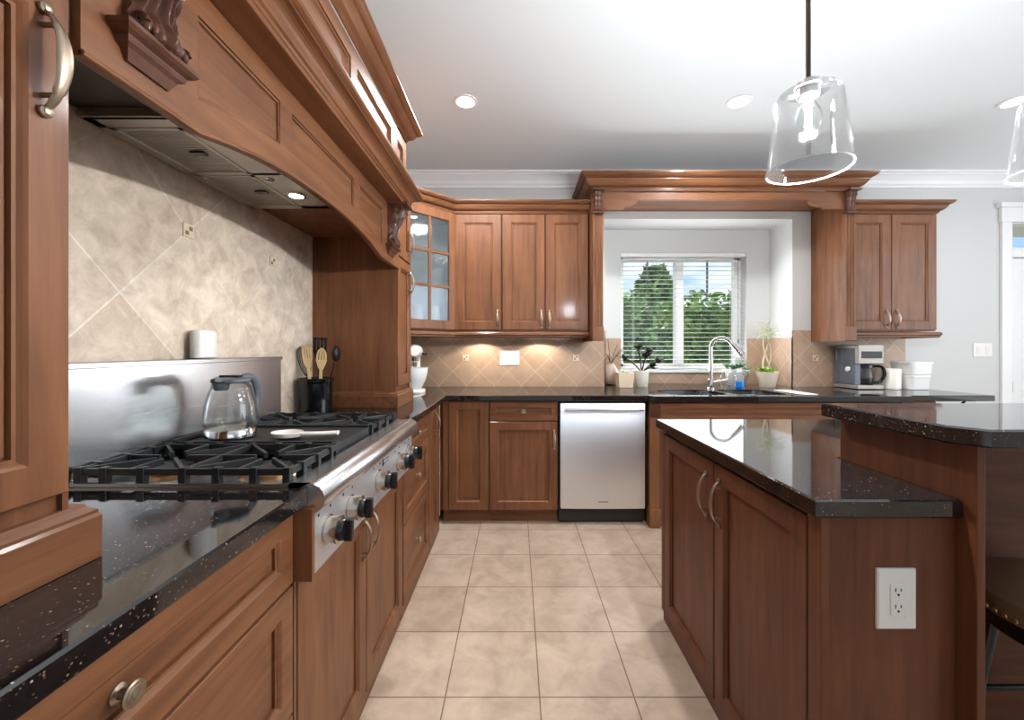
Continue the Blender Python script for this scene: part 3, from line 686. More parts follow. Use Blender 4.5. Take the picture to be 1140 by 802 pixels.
# ------------------------------------------------------------------ rangetop
rg = thing('rangetop', 'stainless steel gas rangetop with black grates and a front row of knobs', 'rangetop', (-.78, 1.41, .7))
RY0, RY1 = .96, 1.86; XN = -.487
m = MB(); m.box(-1.10, XN, RY0, RY1, .72, CT-.012)
m.box(-1.10, -1.065, RY0, RY1, CT-.012, CT+.008); m.box(-.535, XN+.008, RY0, RY1, CT-.012, CT+.008); m.box(-1.10, XN, RY0, RY0+.012, CT-.012, CT+.008); m.box(-1.10, XN, RY1-.012, RY1, CT-.012, CT+.008)
m.build('chassis', STEEL, rg)
m = MB(); m.lathe((XN+.004, RY0-.001, CT-.027), [(.0345, 0), (.035, .001), (.035, .901), (.0345, .902)], YP, 32); m.build('bullnose', STEEL, rg)
MB().box(XN-.02, XN+.012, RY0, RY1, .708, CT-.05).build('control_panel', PANELS, rg, bevel=.002)
XK = XN+.012
for y in (1.03, 1.17, 1.41, 1.65, 1.79):
    b = MB().lathe((XK, y, .785), [(.037, 0), (.037, .002), (.032, .003), (.032, .026), (.034, .027), (.034, .032), (.031, .033)], XP, 32).build('knob_bezel', BEZEL, rg)
    m = MB(); m.lathe((XK+.031, y, .785), [(.027, 0), (.0265, .014), (.025, .016)], XP, 28); m.box(XK+.045, XK+.064, y-.009, y+.009, .785-.027, .785+.027)
    m.build('knob', BLACK, b, bevel=.002)
    for ya in (-.05, .012): MB().box(XK-.001, XK+.0008, y+ya, y+ya+.006, .836, .843).build('dial_mark', BLACK, rg)
m = MB(); m.box(XK-.001, XK+.0012, 1.452, 1.462, .822, .846); m.build('badge', BLACK, rg)
for zb_ in (.838, .826): MB().box(XK-.001, XK+.0012, 1.468, 1.52, zb_, zb_+.003).build('badge_line', GREYP, rg)
# backguard
m = MB(); m.box(-1.10, -1.07, RY0, RY1, CT, 1.19); m.build('backguard', STEEL, rg)
MB().box(XW+.009, -1.064, RY0, RY1+.004, 1.19, 1.205).build('backguard_shelf', STEEL, rg, bevel=.002)
# burners, grates, griddle
ZG = .952
for y0, y1 in ((.985, 1.238), (1.545, 1.835)):
    yc = (y0+y1)/2
    for xc in (-.935, -.665):
        b = MB().lathe((xc, yc, CT-.013), [(.075, 0), (.07, .004), (.052, .006), (.05, .016), (.046, .018)], seg=32).build('burner', BRASS, rg)
        MB().lathe((xc, yc, CT+.004), [(.046, 0), (.048, .002), (.046, .009), (.03, .012), (.001, .012)], seg=32).build('burner_cap', IRON, b)
    m = MB()
    def bar(xa, ya, xb_, yb_, wd=.0065, top=ZG, h=.016):
        a, b_ = Vector((xa, ya, 0)), Vector((xb_, yb_, 0)); d = (b_-a).normalized(); s_ = Vector((-d.y, d.x, 0))*wd
        m.loops([[p-s_+Z*(top-h), p+s_+Z*(top-h), p+s_*.75+Z*top, p-s_*.75+Z*top] for p in (a, b_)])
    xs0, xs1 = -1.055, -.545; xm = (xs0+xs1)/2
    for y in (y0, y1): bar(xs0, y, xs1, y)
    for x in (xs0, xm, xs1): bar(x, y0, x, y1)
    for xc in (-.93, -.67):
        for k in range(8):
            a = k*math.pi/4; r0 = .036; r1 = .2
            dx, dy = math.cos(a), math.sin(a)
            hx = (xs0 if dx < 0 and xc < xm else xm if (dx < 0) else (xm if xc < xm else xs1)); 
            tx = abs((hx-xc)/dx) if abs(dx) > .01 else 9; ty = abs(((y1 if dy > 0 else y0)-yc)/dy) if abs(dy) > .01 else 9
            r1 = min(tx, ty); bar(xc+dx*r0, yc+dy*r0, xc+dx*r1, yc+dy*r1, .0055)
    for x in (-1.05, -.99, -.90, -.80, -.72, -.63, -.55):
        for y in (y0, y1):
            m.box(x-.009, x+.009, y-.009, y+.009, CT+.0, ZG+.003)
    for y in (y0+.05, yc, y1-.05):
        for x in (xs0, xs1): m.box(x-.009, x+.012, y-.007, y+.007, CT-.0, ZG+.003)
    m.build('grate', IRON, rg, bevel=.0015)
m = MB(); m.box(-1.05, -.55, 1.252, 1.53, CT-.0, CT+.034); m.box(-1.05, -.55, 1.252, 1.262, CT+.034, CT+.042); m.box(-1.05, -.55, 1.52, 1.53, CT+.034, CT+.042); m.box(-1.05, -1.04, 1.252, 1.53, CT+.034, CT+.042)
m.tube([(-1.052, 1.255, CT+.036), (-1.052, 1.527, CT+.036)], .011, 12)
m.build('griddle', IRON, rg, bevel=.002)

# ------------------------------------------------------------------ upper cabinets, back wall
YU = 3.24; UZ0, UZ1 = 1.39, 2.30
def upper(x0, x1, label, doors_, handles):
    c = thing('upper_cabinet', label, 'wall cabinet', ((x0+x1)/2, YB, UZ0))
    MB().box(x0, x1, YU, YB-.01, UZ0-.01, UZ1+.03).build('cabinet_body', WV, c)
    n = len(doors_)
    for (a, b), hx in zip(doors_, handles):
        d = door((a, YU, UZ0), XP, YM, b-a, UZ1-UZ0, 'door', WV, c, .068); arch_pull((hx, YU-T_, 1.475), YM, d, .125)
    return c
c1 = upper(-.484, -.113, 'single-door wall cabinet next to the glass corner cabinet', [(-.478, -.119)], [-.148])
c2 = upper(-.109, .575, 'double-door wall cabinet just left of the window surround', [(-.104, .226), (.234, .568)], [.198, .262])
c3 = upper(2.60, 3.325, 'double-door wall cabinet right of the window, above the coffee maker', [(2.61, 2.955), (2.962, 3.315)], [2.918, 2.998])
lr = [(0, 1.372), (0, 1.328), (.010, 1.328), (.016, 1.334), (.016, 1.342), (.024, 1.35), (.024, 1.362), (.018, 1.372)]
CORN = crownprof(.075, .085, 2.308)
# corner cabinet with glass door
cc = thing('corner_wall_cabinet', 'diagonal corner wall cabinet with a six-pane glass door', 'wall cabinet', (-.8, 3.3, UZ0))
A = Vector((-.82, 2.895, 0)); B = Vector((-.487, 3.228, 0))
m = MB()
# open box: bottom, top, back walls
poly = [(XW+.01, 2.86), (-.83, 2.86), (A.x-.005, A.y+.005), (B.x-.004, B.y+.006), (B.x, YB-.01), (XW+.01, YB-.01)]
for z0, z1 in ((UZ0-.01, UZ0+.01), (UZ1+.01, UZ1+.03)): m.prism([Vector((p[0], p[1], z0)) for p in poly], (0, 0, z1-z0))
m.build('cabinet_body', WV, cc)
m = MB(); m.box(XW+.01, B.x-.004, YB-.02, YB-.012, UZ0+.01, UZ1+.01); m.box(XW+.011, XW+.02, 2.87, YB-.02, UZ0+.01, UZ1+.01); m.box(XW+.02, -.86, 2.86, 2.868, UZ0+.01, UZ1+.01); m.box(B.x-.014, B.x-.006, 3.26, YB-.02, UZ0+.01, UZ1+.01); m.build('interior', INNER, cc)
for z in (1.69, 2.0):
    MB().prism([Vector((p[0]+(.02 if p[0] < -1 else (-.035 if p[0] > -.6 else 0)), p[1]-.01+(.03 if p[1] < 3.4 else 0), z)) for p in poly], (0, 0, .008)).build('shelf', GLASS, cc)
Ld = (B-A).length; st = .062
gl = []
dm = MB(); o0 = A + Z*UZ0
def dbox(u0, u1, z0, z1, d0, d1, m_): 
    m_.loops([[o0+DGU*u0+Z*z0+DG*d, o0+DGU*u1+Z*z0+DG*d, o0+DGU*u1+Z*z1+DG*d, o0+DGU*u0+Z*z1+DG*d] for d in (d0, d1)])
hh = UZ1-UZ0
dbox(.004, st, 0, hh, 0, T_, dm); dbox(Ld-st, Ld-.004, 0, hh, 0, T_, dm); dbox(st, Ld-st, 0, .068, 0, T_, dm); dbox(st, Ld-st, hh-.068, hh, 0, T_, dm)
dbox(Ld/2-.011, Ld/2+.011, .068, hh-.068, .002, T_-.003, dm)
for k in (1, 2):
    z = .068+(hh-.136)*k/3; dbox(st, Ld-st, z-.011, z+.011, .002, T_-.003, dm)
d = dm.build('door', WV, cc, bevel=.003)
g = MB(); dbox(st-.004, Ld-st+.004, .064, hh-.064, .007, .011, g); g.build('glass', CABGLASS, d)
hp_ = A + DGU*.035 + DG*T_; arch_pull((hp_.x, hp_.y, 1.475), DG, d, .125)
MB().prism([Vector((p[0], p[1], UZ1+.03)) for p in poly], (0, 0, .03)).build('frieze', WV, cc)
# crown and light rail belong to the run of cabinets
tag(MB().sweep([(XT+.02, 2.57), (XT-.0, 2.86-.105), (A.x-.03, A.y-.03), (A.x, A.y), (B.x, B.y-.008), (.578, YU-.012)][2:], CORN).build('crown_moulding', WX), 'crown moulding topping the wall cabinets left of the window', 'moulding')
tag(MB().sweep([(A.x-.02, A.y-.02), (A.x, A.y), (B.x, B.y-.005), (.578, YU-.005)], lr).build('light_rail', WX), 'light rail under the wall cabinets left of the window', 'moulding')
MB().sweep([(2.60, YU-.012), (3.327, YU-.012), (3.327, YB-.012)], CORN).build('crown_moulding', WX, c3)
MB().sweep([(2.60, YU-.005), (3.327, YU-.005), (3.327, YB-.012)], lr).build('light_rail', WX, c3)
for x in (-.30, .20):
    l = thing('puck_light', 'small lit puck light under the wall cabinets, %s' % ('left' if x < 0 else 'right'), 'light', (x, 3.38, 1.38))
    MB().lathe((x, 3.38, 1.379), [(.034, 0), (.034, -.012), (.028, -.014)], seg=24).build('housing', SOCKET, l); MB().lathe((x, 3.38, 1.3655), [(.026, 0), (.022, -.002)], seg=20).build('lens', HALO, l)
    light('puck_lamp', 'SPOT', (x, 3.38, 1.36), 10, .015, color=(1, .88, .72), spot=136, blend=.25)

# ------------------------------------------------------------------ pelmet over the window
pe = thing('window_pelmet', 'wooden arched pelmet on fluted pilasters framing the window alcove', 'pelmet', (1.58, 3.3, 1.3))
PY = 3.1; PXA, PXB = .583, 2.576
def fluted(x0, x1, par):
    m = MB(); n = 4; w_ = x1-x0; pts = [(x0, PY+.03), (x0, PY), (x0+.008, PY)]
    for i in range(n-1):
        c_ = x0+.008+(w_-.016)*(i+.5)/(n-1); r_ = (w_-.016)/(n-1)*.36
        for k in range(7): a = math.pi*k/6; pts.append((c_-r_*math.cos(a), PY+r_*.9*math.sin(a)))
    pts += [(x1-.008, PY), (x1, PY), (x1, PY+.03)]
    m.prism([Vector((p[0], p[1], 1.40)) for p in pts], (0, 0, .875))
    return m
for x0, x1 in ((PXA, PXA+.078), (PXB-.08, PXB)):
    p = fluted(x0, x1, pe).build('pilaster', WV, pe)
    MB().box(x0-.003, x1+.003, PY-.008, PY+.03, 1.30, 1.41).build('pilaster_block', WV, p, bevel=.003)
    m = MB(); rings = []
    for i in range(25):                          # little carved corbel
        t = i/24; z = 2.28+t*.155; o_ = .012+.034*(t**1.4)+.010*math.exp(-((t-.12)/.09)**2)
        rings.append([(x0+(x1-x0)*(.5+s*(.36+.12*t)), PY-(o_*(1-.4*abs(s)**3)-.006*(1-math.cos(s*math.pi*3))*.5*(.4+t)+.003*math.sin(t*26)) if abs(s) < 1.01 else PY, z) for s in [-1+2*j/16 for j in range(17)]] + [(x1-.006, PY+.01, z), (x0+.006, PY+.01, z)])
    m.loops(rings, True); m.box(x0-.004, x1+.004, PY-.056, PY+.02, 2.430, 2.444); m.box(x0-.002, x1+.002, PY-.02, PY+.02, 2.264, 2.28)
    m.build('corbel', WD, p)
MB().box(PXA-.004, PXA+.0, PY+.03, YU-.02, 1.30, 2.43).box(PXA, PXA+.02, PY+.03, YB-.012, 1.30, 2.43).build('side_panel', WV, pe)
MB().box(PXB-.022, PXB+.02, PY+.03, YB-.012, 1.30, 2.43).build('side_panel', WV, pe)
# shaped valance board
xa, xb2 = PXA+.078, PXB-.08; zb, zm = 2.302, 2.372
pts = [(xa, zb), (xa+.15, zb)]
pts += [(xa+.15+.012, zb+.006), (xa+.165, zb+.018)] + [(xa+.165+.1*math.sin(R(a)), zm-.052*math.cos(R(a))) for a in range(0, 91, 15)]
pts += [(xa+xb2-p[0], p[1]) for p in pts[::-1]]
tv = MB(); ring = [(x, PY+.012, z) for x, z in pts]
m = MB()
for (x, z), (x2, z2) in zip(pts, pts[1:]):
    if x2-x > 1e-5:
        m.loops([[(x, yv, z), (x2, yv, z2), (x2, yv, 2.44), (x, yv, 2.44)] for yv in (PY+.012, PY+.034)])
m.build('valance', WX, pe)
MB().tube([(x, PY+.014, z+.003) for x, z in pts], .006, 8).build('valance_bead', WX, pe)
MB().box(PXA, PXB, PY+.03, YB-.012, 2.43, 2.444).build('top_board', WX, pe)
MB().sweep([(PXA, YB-.02), (PXA, PY), (PXB, PY), (PXB, YB-.02)], crownprof(.10, .115, 2.438)).build('crown_moulding', WX, pe)

# ------------------------------------------------------------------ island
XI = .665
isl = thing('island_cabinet', 'dark wooden island base with two doors facing the range', 'island', (1.4, 1.35, 0))
MB().box(XI+.02, .962, .905, 1.87, .02, CT-CTH).box(.962, 2.0, 1.222, 1.87, .02, CT-CTH).build('cabinet_body', ISV, isl)
MB().box(XI+.012, .962, .90, 1.875, 0, .05).box(.962, 2.0, 1.224, 1.875, 0, .05).build('plinth', ISX, isl)
MB().box(XI+.003, XI+.02, .905, .935, .05, CT-CTH).build('stile', ISV, isl); MB().box(XI+.003, XI+.02, 1.845, 1.875, .05, CT-CTH).build('stile', ISV, isl)
for y1, y0, hy in ((1.375, .94, 1.335), (1.84, 1.382, 1.425)):
    d = door((XI+.022, y1, .055), YM, XM, y1-y0, .80, 'door', ISV, isl, .06); arch_pull((XI+.002, hy, .735), XM, d, .14)
MB().box(XI+.004, .963, .896, .905, .0, CT-CTH).build('end_panel', ISV, isl)
MB().box(XI+.0, XI+.02, .892, .905, .0, CT-CTH).build('corner_stile', ISV, isl, bevel=.002)
slab('island_countertop', 'lower black granite top of the island reflecting the window', [(.645, .88), (.962, .88), (.962, 1.222), (2.05, 1.222), (2.05, 1.89), (.645, 1.89)])
bs = thing('bar_support', 'dark wooden raised wall carrying the breakfast bar on the island', 'bar wall', (1.6, 1.1, 0))
MB().box(.965, .983, .855, 1.218, 0, 1.037).build('side_panel', ISV, bs, bevel=.002)
MB().box(.983, 2.6, 1.196, 1.218, 0, 1.037).build('back_panel', ISX, bs)
MB().box(.983, 2.6, 1.15, 1.196, .97, 1.037).build('rail', ISX, bs)
slab('breakfast_bar', 'raised black granite breakfast bar slab at the right', [(.915, .87), (.955, .82), (2.65, .82), (2.65, 1.225), (.915, 1.225)], z1=1.077, th=.038)
ot = thing('outlet', 'white double electrical outlet on the end panel of the island', 'outlet', (.83, .896, .6))
ox, oz = .7835, .618
MB().panel((.937*.0+.842-.0, .8955, .57), XP, YM, .001, .001, [(0,0)]) 
PXO = (974-574.5)*.896/455; PW = (1017.5-974)*.896/455; PZ1 = H-(632-388.5)*.896/455; PZ0 = H-(699-388.5)*.896/455
MB().panel((PXO, .8958, PZ0), XP, YM, PW, PZ1-PZ0, [(0, 0), (0, .004), (.003, .007), (PW*.3, .0075), (PW*.3, .0068)]).build('plate', PLASTIC, ot)
cx = PXO+PW/2; czz = (PZ0+PZ1)/2
m = MB(); m.panel((cx-.0165, .8958, czz-.033), XP, YM, .033, .066, [(0, .006), (0, .009), (.001, .0095)]); m.build('receptacle', PLASTIC, ot)
m = MB()
for dz in (-.017, .019):
    m.box(cx-.0075, cx-.0055, .8858, .8868, czz+dz-.001, czz+dz+.007); m.box(cx+.0045, cx+.0065, .8858, .8868, czz+dz-.000, czz+dz+.006); m.lathe((cx, .8868, czz+dz-.0075), [(.0026, 0), (.0026, .001)], YM, 12)
m.build('slots', DARK, ot)

# bar stool
sc_ = Vector((1.36, .965, 0)); SR = .205
so = thing('bar_stool', 'backless bar stool with tan studded seat tucked under the bar', 'stool', sc_)
MB().lathe(sc_, [(SR*.9, .590), (SR, .600), (SR+.006, .625), (SR, .645), (SR*.86, .658), (SR*.5, .667), (.001, .670)], seg=48).build('seat', LEATHER, so)
for k in range(64):
    pass
m = MB()
for k in range(64):
    a = 2*math.pi*k/64; e = Vector((math.cos(a), math.sin(a), 0)); m.lathe(sc_+e*(SR+.001)+Z*.611, [(.0065, 0), (.005, .003), (.001, .0045)], e, 8)
o = m.build('nailheads', NAIL, so); o['kind'] = 'stuff'
MB().lathe(sc_, [(SR*.88, .550), (SR*.92, .592)], seg=40).build('apron', BLACK, so)
for sx in (-1, 1):
    for sy in (-1, 1):
        MB().tube([sc_+Vector((sx*.115, sy*.10, .57)), sc_+Vector((sx*.17, sy*.15, 0))], [.017, .013], 12).build('leg', BLACK, so)
m = MB()
for sy in (-1, 1): m.tube([sc_+Vector((-.142, sy*.123, .338)), sc_+Vector((.142, sy*.123, .338))], .008, 10)
for sx in (-1, 1): m.tube([sc_+Vector((sx*.155, -.136, .22)), sc_+Vector((sx*.155, .136, .22))], .008, 10)
m.build('rung', BLACK, so)

# ------------------------------------------------------------------ ceiling lights and pendants
for i, (x, lab) in enumerate(((-.31, 'round recessed ceiling light, leftmost of three in a row'), (1.37, 'round recessed ceiling light, middle of three, left of the glass pendant'), (3.06, 'round recessed ceiling light, rightmost of three at the picture edge'))):
    l = thing('recessed_light', lab, 'ceiling light', (x, 2.51, CEIL), 'recessed ceiling lights')
    MB().lathe((x, 2.51, CEIL-.0005), [(.075, 0), (.074, -.005), (.058, -.007), (.055, -.003)], seg=36).build('trim_ring', WHITE, l)
    MB().lathe((x, 2.51, CEIL-.002), [(.055, 0), (.05, -.003)], seg=32).build('lens', LAMP, l)
    light('recessed_lamp', 'SPOT', (x, 2.51, CEIL-.02), (118, 80, 14)[i], .05, color=(.97, .985, 1), spot=165, blend=.5)
for i, (x, lab) in enumerate(((.715, 'clear glass pendant lamp on a dark rod, fully in view over the bar'), (1.335, 'clear glass pendant lamp cut off by the right edge of the picture'))):
    y = 1.0; p = thing('pendant_light', lab, 'pendant light', (x, y, CEIL), 'glass pendants over the bar')
    MB().lathe((x, y, CEIL), [(.06, 0), (.06, -.012), (.045, -.025), (.008, -.03)], seg=28).build('canopy', DARKROD, p)
    MB().tube([(x, y, CEIL-.025), (x, y, 1.898)], .0055, 12).build('rod', DARKROD, p)
    MB().lathe((x, y, 1.903), [(.006, 0), (.014, -.004), (.028, -.014), (.029, -.024), (.024, -.026), (.024, -.045), (.02, -.05)], seg=28).build('socket', SOCKET, p)
    m = MB(); m.lathe((x, y, 0), [(.026, 1.872), (.055, 1.868), (.064, 1.863), (.069, 1.853), (.089, 1.678)], seg=56, cap0=False, cap1=False)
    o = m.build('glass_shade', SHADE, p); md = o.modifiers.new('solid', 'SOLIDIFY'); md.thickness = .003; md.offset = 0
    ring_ = [(x+.0885*math.cos(2*math.pi*k/56), y+.0885*math.sin(2*math.pi*k/56), 1.678) for k in range(57)]
    MB().tube(ring_, .0022, 8).build('glass_rim', RIM, o)
    b = MB().lathe((x, y, 1.855), [(.013, 0), (.014, -.012), (.026, -.035), (.03, -.055), (.026, -.075), (.012, -.088), (.001, -.09)], seg=28).build('bulb', GLASS, p)
    MB().tube([(x, y, 1.850), (x, y, 1.785)], [.006, .007], 10).build('filament', BULB, b)
    light('pendant_lamp', 'POINT', (x, y, 1.745), 47, .02, color=(.97, .985, 1))

# ------------------------------------------------------------------ things on the range and the near counter
ZK = CT+.036
kt = thing('electric_kettle', 'glass electric kettle with grey lid and handle on the griddle', 'kettle', (-.938, 1.345, ZK)); kc = Vector((-.938, 1.345, 0))
MB().lathe(kc, [(.070, ZK), (.077, ZK+.004), (.077, ZK+.03), (.074, ZK+.034)], seg=40).build('base', CHROME, kt)
m = MB(); m.lathe(kc, [(.074, ZK+.034), (.083, ZK+.045), (.084, ZK+.07), (.078, ZK+.12), (.066, ZK+.17), (.055, ZK+.200)], seg=48, cap0=False, cap1=False)
o = m.build('glass_body', GLASS, kt); md = o.modifiers.new('solid', 'SOLIDIFY'); md.thickness = .003; md.offset = -1
MB().lathe(kc, [(.072, ZK+.036), (.0795, ZK+.046), (.0805, ZK+.064)], seg=40).build('water', WATER, kt)
m = MB(); m.lathe(kc, [(.056, ZK+.198), (.060, ZK+.202), (.059, ZK+.211), (.049, ZK+.217), (.001, ZK+.220)], seg=40)
sp_d = Vector((-.1, -1, 0)).normalized(); hd_d = Vector((.1, 1, 0)).normalized(); s_ = Vector((-sp_d.y, sp_d.x, 0))
m.prism([kc+s_*.03+Z*(ZK+.200), kc+sp_d*.078+s_*.008+Z*(ZK+.206), kc+sp_d*.078-s_*.008+Z*(ZK+.206), kc-s_*.03+Z*(ZK+.200)], Z*.012)
m.build('lid', GREYP, kt, bevel=.002)
MB().lathe(kc + sp_d*.042, [(.020, ZK+.175), (.024, ZK+.185), (.024, ZK+.2)], seg=20).build('spout_filter', GREYP, kt)
MB().box(kc.x-.035, kc.x+.035, kc.y-.012, kc.y+.012, ZK+.218, ZK+.226).build('lid_latch', BLACK, kt, bevel=.002)
hp2 = [kc+hd_d*a+Z*(ZK+b) for a, b in ((.04, .208), (.075, .216), (.105, .206), (.122, .18), (.128, .14), (.120, .095), (.102, .06), (.082, .05))]
MB().tube(smooth(hp2), (.011, .015), 14, up=hd_d.cross(Z)).build('handle', GREYP, kt)

m = MB(); NN = 36                                 # spoon rest: shallow oval bowl running into a thick round-ended handle
cx0, cy0, cz0 = -.742, 1.325, ZK+.001
def sr_ring(k, z): return [(cx0+.050*k*math.cos(2*math.pi*j/NN), cy0+.040*k*math.sin(2*math.pi*j/NN), cz0+z) for j in range(NN)]
m.loops([sr_ring(.6, 0), sr_ring(.9, .006), sr_ring(1.0, .017), sr_ring(.98, .020), sr_ring(.92, .018), sr_ring(.8, .010), sr_ring(.4, .006)], True)
sm_ = smooth([Vector((cx0+a, cy0+b, cz0+c_)) for a, b, c_ in ((.040, 0, .013), (.07, .004, .012), (.11, .010, .012), (.15, .016, .013), (.160, .0175, .013))], 5)
m.tube(sm_, [(.0075, .010+.006*(i/len(sm_))) for i in range(len(sm_)-2)]+[(.006, .012), (.002, .004)], 14, up=Z)
kt.scale = (.93, .93, .9)
tag(m.build('spoon_rest', CERAMIC), 'white ceramic spoon rest lying on the griddle beside the kettle', 'spoon rest')
m = MB(); cyl = [(.04, 1.206), (.0475, 1.209), (.048, 1.295), (.046, 1.302), (.03, 1.305), (.001, 1.306)]
m.lathe((0, 0, 0), cyl, seg=36); m.v = [(-1.097+v[0]*.66, 1.435+v[1], v[2]) for v in m.v]
tag(m.build('canister', PLASTIC), 'white canister standing on the steel shelf above the range', 'canister')
cr_ = Vector((-1.035, 2.115, 0))
tag(MB().lathe(cr_, [(.074, CT), (.078, CT+.004), (.080, CT+.15), (.086, CT+.156), (.087, CT+.172), (.084, CT+.176), (.079, CT+.174), (.075, CT+.15), (.072, CT+.012)], seg=40).build('utensil_crock', CROCK), 'glossy black utensil crock at the far end of the range', 'crock')
def spatula(b, tip, w_, l_, mat, name, label, slots=3, round_=False):
    b, tip = Vector(b), Vector(tip); d = (tip-b).normalized(); s_ = Vector((1, .15, 0)); s_ = (s_-d*s_.dot(d)).normalized(); n = d.cross(s_)
    m = MB(); m.tube([b, tip-d*(l_*.9)], [(.008, .005)]*2, 10, up=s_)
    o0_ = tip-d*l_; K_ = 9
    segs = [(i/K_) for i in range(K_+1)]
    def wd(t): return w_*(.35+.65*min(1, t*2.2)**.8)*(1 if not round_ else math.sqrt(max(.02, 1-max(0, t-.55)**2/.2025*.97)))
    nb = slots+1
    m.loops([[o0_+d*(l_*t)+s_*wd(t)+n*.002, o0_+d*(l_*t)-s_*wd(t)+n*.002, o0_+d*(l_*t)-s_*wd(t)-n*.002, o0_+d*(l_*t)+s_*wd(t)-n*.002] for t in segs if t <= .5])
    tt = [t for t in segs if t >= .44]
    for k in range(nb):
        a0 = -1+2*k/nb+.08; a1 = -1+2*(k+1)/nb-.08
        m.loops([[o0_+d*(l_*t)+s_*wd(t)*a1+n*.002, o0_+d*(l_*t)+s_*wd(t)*a0+n*.002, o0_+d*(l_*t)+s_*wd(t)*a0-n*.002, o0_+d*(l_*t)+s_*wd(t)*a1-n*.002] for t in tt])
    if not round_: 
        m.loops([[o0_+d*(l_*t)+s_*wd(t)+n*.002, o0_+d*(l_*t)-s_*wd(t)+n*.002, o0_+d*(l_*t)-s_*wd(t)-n*.002, o0_+d*(l_*t)+s_*wd(t)-n*.002] for t in (.9, 1)])
    return tag(m.build(name, mat), label, 'utensil', 'utensils in the black crock')
zc = CT+.03
spatula(cr_+Vector((-.01, -.02, zc)), cr_+Vector((-.030, -.040, CT+.345)), .024, .12, LIGHTWOOD, 'wooden_spatula', 'pale bamboo slotted spatula with flat tip, left in the crock')
spatula(cr_+Vector((.025, -.02, zc)), cr_+Vector((.045, -.03, CT+.33)), .027, .11, LIGHTWOOD, 'wooden_spatula', 'pale bamboo round-ended slotted spatula, right in the crock', 3, True)
spatula(cr_+Vector((.0, .03, zc)), cr_+Vector((.0, .045, CT+.385)), .036, .12, BLACK, 'turner', 'black slotted turner standing highest in the crock')
m = MB(); lc = cr_+Vector((.095, .02, CT+.30)); m.tube([cr_+Vector((.03, .02, zc)), lc+Vector((-.012, 0, -.05))], .005, 8); m.sphere(lc, .036, .55, .9, 1.15)
tag(m.build('ladle', BLACK), 'black ladle leaning right in the crock', 'utensil', 'utensils in the black crock')
m = MB(); wc = cr_+Vector((-.080, .0, CT+.27)); wb_ = cr_+Vector((-.04, .01, zc)); m.tube([wb_, wc+Vector((.03, .01, -.09))], .005, 8)
for k in range(9):
    a = math.pi*k/9; e = Vector((math.cos(a), math.sin(a), 0)); ax = (wc-wb_).normalized()
    pts = [wc+Vector((.03, .01, -.09)) + ax*(.16*(.5-.5*math.cos(2*math.pi*i/24)) ) + e*(.036*math.sin(2*math.pi*i/24)*(.6+.4*(.5-.5*math.cos(2*math.pi*i/24)))) for i in range(25)]
    m.tube(pts, .0013, 5)
tag(m.build('whisk', IRON), 'dark wire whisk leaning left in the crock', 'utensil', 'utensils in the black crock')

# ------------------------------------------------------------------ things on the back countertop
q = Vector((-.775, 3.11, 0)); mxr = thing('stand_mixer', 'white stand mixer in the corner with its bowl showing', 'mixer', (q.x, q.y, CT))
fd = Vector((.25, -.97, 0)).normalized(); sd = Vector((-fd.y, fd.x, 0))
m = MB(); m.loops([[q-fd*.01+fd*(.165*math.cos(a)*k)+sd*(.085*math.sin(a)*k*(1 if math.cos(a) > 0 else .85))+Z*z for a in [2*math.pi*j/32 for j in range(32)]] for k, z in ((.98, CT), (1.0, CT+.012), (.96, CT+.022), (.8, CT+.026))], True); m.build('base', CERAMIC, mxr)
m = MB(); m.loops([[q-fd*.115+fd*(.042*math.cos(a))+sd*(.05*math.sin(a))+Z*z for a in [2*math.pi*j/24 for j in range(24)]] for z in (CT+.02, CT+.12, CT+.27)], True); m.build('column', CERAMIC, mxr)
m = MB(); m.loops([[q+fd*(-.17+.34*t)+sd*(.066*math.sin(math.pi*min(1, .10+t*.82))**.55*math.cos(a))+Z*(CT+.305+.058*math.sin(math.pi*min(1, .10+t*.82))**.45*math.sin(a)) for a in [2*math.pi*j/24 for j in range(24)]] for t in [i/16 for i in range(17)]], True); m.build('motor_head', CERAMIC, mxr)
MB().lathe(q+fd*.07, [(.045, CT+.026), (.05, CT+.03), (.062, CT+.05), (.085, CT+.10), (.096, CT+.15), (.10, CT+.185), (.102, CT+.187), (.097, CT+.187), (.092, CT+.15), (.06, CT+.055)], seg=40).build('bowl', WHITE, mxr)
MB().lathe(q+fd*.09, [(.02, CT+.19), (.022, CT+.225), (.034, CT+.235), (.036, CT+.26)], seg=24).build('attachment_hub', CHROME, mxr)
e = q+fd*.10+sd*.055+Z*(CT+.29); MB().lathe(e, [(.006, 0), (.006, .02), (.012, .022), (.012, .033), (.002, .036)], sd, 14).build('knob', BLACK, mxr)

pl = thing('outlet', 'wide white outlet plate on the tiled backsplash left of the window', 'outlet', (-.05, YB-.008, 1.15))
MB().panel((-.14, YB-.0085, 1.098), XP, YM, .168, .125, [(0, 0), (0, .004), (.003, .007), (.02, .0075)]).build('plate', PLASTIC, pl)
for x in (-.105, -.035): MB().panel((x-.0, YB-.0085, 1.128), XP, YM, .034, .066, [(0, .006), (0, .009), (.001, .0098)]).build('receptacle', CERAMIC, pl)
pl = thing('light_switch', 'white light switch plate on the wall beside the right door', 'switch', (4.03, YB, 1.22))
MB().panel((3.965, YB-.0005, 1.17), XP, YM, .165, .118, [(0, 0), (0, .004), (.003, .007), (.02, .0075)]).build('plate', PLASTIC, pl)
for x in (3.99, 4.07): MB().panel((x, YB-.0005, 1.196), XP, YM, .034, .066, [(0, .006), (0, .009), (.001, .010)]).build('rocker', CERAMIC, pl)

